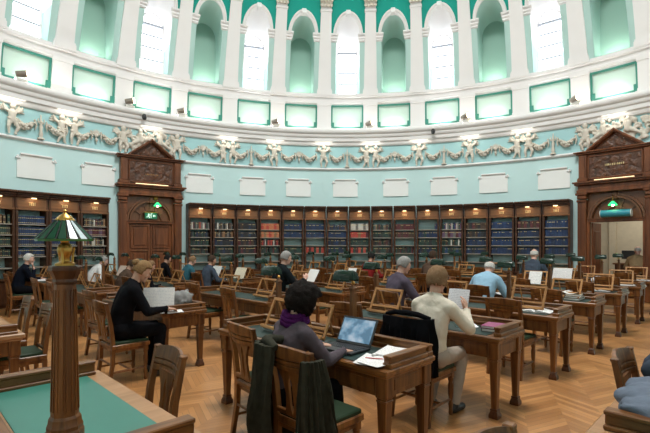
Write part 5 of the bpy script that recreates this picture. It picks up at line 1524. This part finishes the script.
# sheets and open books propped on book rests of the farther seats
def propped(key, label, book=False, mt=None):
    u, v = UF[key[0]] + .31, VS[key[1]] + (.53, 1.59)[key[2]] - .08
    x, y = UV(u - .11, v)
    m = MB(); h = .27; w = .40 if book else .24
    T = Rx(-.42)
    m.box(T @ Vector((0, -.010, h / 2 + .03)), (w, .012, h), T, b=.002)
    o = m.build('open_book' if book else 'paper', mt or paper_text, None, 30, (x, y, DH + .030), RZ); tag(o, label, 'book' if book else 'paper')
propped((2, 2, 0), 'cream sheet propped on the rest before the slate jacketed reader', True, paper('paper_cream', True, base=(.75, .66, .5)))
propped((2, 2, 1), 'white sheet propped before the reader in the teal jacket', True)
propped((1, 3, 0), 'pinkish open book propped before the white shirted reader', True, paper('paper_pink', True, base=(.72, .55, .46)))
propped((3, 1, 1), 'white sheet propped at the left place of the fourth-row middle desk')
propped((4, 0, 1), 'white sheet propped at the left place of the fifth-row right desk')
propped((5, 0, 1), 'white sheet propped at the left place of the sixth-row right desk', True)
for key, lab in (((3, 0, 1), 'open book beneath the man in the light blue shirt'), ((2, 0, 1), 'open book before the man in the plum grey shirt'), ((0, 3, 0), 'open book before the man at the left edge')):
    u, v = CHAIRPOS[key]; open_book(lab, UF[key[0]] + .135, v, RZ, w=.30, h=.19)
x, y = UV(UF[0] + .36, VS[3] - .02 + .25)
m = MB(); m.box((0, 0, .10), (.26, .012, .20), Rx(-.4), b=.004); o = m.build('tablet', [plain('tablet_blue', (.05, .08, .25), .3)], None, 30, (x, y, ZD - .004), RZ); tag(o, 'small dark blue tablet standing on the far left front desk', 'tablet')
# green boxes / lamps glowing among the desks are covered by desk_lamp; a small green book box on the bookcase counter
p, rz = local(D2, RW - .02, -1.22, 0, 1.95)
m = MB(); m.box((0, 0, 0), (.10, .04, .16), b=.008); m.box((0, -.025, .02), (.06, .012, .05), b=.003)
tag(m.build('wall_switch', white_metal, None, 30, p, rz), 'small white switch box on the aqua wall left of the open doorway', 'switch')
# ---------------------------------------------------------------- coats
def drape(name, label, cat, path, z0, z1, mt, loc, rz, thick=.03, seed=1, folds=7, flare=.06, scallop=.03, taper=1.0, anchor=0):
    """A hanging cloth: plan path (x,y), from z1 (top) down to z0."""
    m = MB(); nz = 16; n = len(path)
    P_ = [Vector((p[0], p[1], 0)) for p in path]
    rows = []
    nrm = []
    for i in range(n):
        t_ = (P_[min(i + 1, n - 1)] - P_[max(i - 1, 0)]).normalized(); nrm.append(Vector((t_.y, -t_.x, 0)))
    def pt(i, j, side):
        s = j / nz; f = math.sin(i * folds * .55 + noise.noise(Vector((i * .3, seed, s * 1.5))) * 3) * .022 * (.3 + s)
        fl = flare * s * s + noise.noise(Vector((i * .35, s * 4, seed * 3.1))) * .018
        zb = z0 + scallop * noise.noise(Vector((i * .4, seed * 2.2, 0)))
        z = z1 + (zb - z1) * s
        kk = taper + (1 - taper) * min(1, s * 1.3) ** .7; q_ = P_[anchor] + (P_[i] - P_[anchor]) * kk
        p = q_ + nrm[i] * (f + fl + side * thick * (.6 + .4 * math.sin(s * PI)))
        return (p.x, p.y, z)
    for side in (0, 1): rows.append([[m.bm.verts.new(pt(i, j, side)) for j in range(nz + 1)] for i in range(n)])
    A, B = rows
    for i in range(n - 1):
        for j in range(nz):
            m.bm.faces.new((A[i][j], A[i][j + 1], A[i + 1][j + 1], A[i + 1][j])); m.bm.faces.new((B[i][j], B[i + 1][j], B[i + 1][j + 1], B[i][j + 1]))
        for j in (0, nz): m.bm.faces.new((A[i][j], A[i + 1][j], B[i + 1][j], B[i][j]))
    for i in (0, n - 1):
        for j in range(nz): m.bm.faces.new((A[i][j], B[i][j], B[i][j + 1], A[i][j + 1]))
    o = m.build(name, mt, None, 60, loc, rz); tag(o, label, cat); return o
def subdiv(pts, k=6):
    out = []
    for a, b in zip(pts, pts[1:]):
        for i in range(k): out.append((a[0] + (b[0] - a[0]) * i / k, a[1] + (b[1] - a[1]) * i / k))
    return out + [pts[-1]]
u, v = CHAIRPOS[(0, 0, 0)]; x, y = UV(u, v)
# olive parka: slung round the sitter's chair back, both fronts hanging outside the posts
coat = drape('parka', 'dark olive parka slung round the chair back of the laptop woman', 'coat', subdiv([(-.06, -.345), (-.14, -.345), (-.22, -.335), (-.255, -.30), (-.275, -.22), (-.28, -.10), (-.265, .03)][::-1], 6), .20, .955, c_olive, (x, y, 0), RZ, .045, 2, 6, .05, .06)
m = MB()
q = drape('front_panel', 'tmp', 'coat', subdiv([(.19, -.335), (.225, -.325), (.252, -.28), (.266, -.21), (.268, -.13)], 6), .12, .91, c_olive, (0, 0, 0), 0, .05, 5, 6, .05, .10, .55, 6)
q.parent = coat
for k_ in ('label', 'category'): del q[k_]
m = MB(); m.tube([(-.05, -.33, .945), (-.12, -.32, .965), (-.2, -.29, .965), (-.25, -.22, .955), (-.27, -.1, .93)], [.022, .03, .034, .034, .028], 10); m.build('collar', c_olive, coat, 60)
u, v = CHAIRPOS[(1, 0, 0)]; x, y = UV(u, v)
coat = drape('jacket', 'black jacket hung over the chair back of the woman in cream', 'coat', subdiv([(.232, -.22), (.24, -.27), (.20, -.335), (.10, -.345), (0, -.35), (-.10, -.345), (-.20, -.335), (-.24, -.27), (-.232, -.22)][::-1], 4), .48, .955, c_black, (x, y, 0), RZ, .03, 4, 5, .03, .05)
m = MB(); m.tube([(-.23, -.26, .955), (-.12, -.28, .985), (0, -.285, .99), (.12, -.28, .985), (.23, -.26, .955)], [.02, .024, .026, .024, .02], 10); m.build('collar', c_black, coat, 60)
# blue grey coat / bag on the lower right desk
t = lumpy('folded_coat', 'puffy blue grey coat heaped on the lower right desk', 'coat', 2.66, .30, ZD, RZ - PI / 2 + .1, (.62, .44, .15), c_bluegrey, 11, 6, .012)
lumpy('folded_coat', 'darker grey scarf and coat behind the puffy blue grey coat', 'coat', 3.30, .28, ZD, RZ - PI / 2 + .2, (.34, .44, .24), c_slate, 12, 5, .012)

# ================================================================ daylight and output
w = bpy.data.worlds.new('world'); scene.world = w; w.use_nodes = True
bg = w.node_tree.nodes['Background']; bg.inputs[0].default_value = (.75, .85, 1, 1); bg.inputs[1].default_value = .6
area('skylight_lamp', (CX, CY, dome[-1][1] * S + 1.6 - 1.6 * S - .2), 3.0, 560, (1, .985, .95), (0, 0, -1))
vs_ = scene.view_settings; vs_.view_transform = 'Standard'; vs_.look = 'None'; vs_.gamma = 1; vs_.use_curve_mapping = False; vs_.exposure = 1.35
cy = scene.cycles
cy.max_bounces = 6; cy.diffuse_bounces = 4; cy.glossy_bounces = 3; cy.transmission_bounces = 3
cy.use_denoising = True; cy.sample_clamp_indirect = 4; cy.caustics_reflective = False; cy.caustics_refractive = False
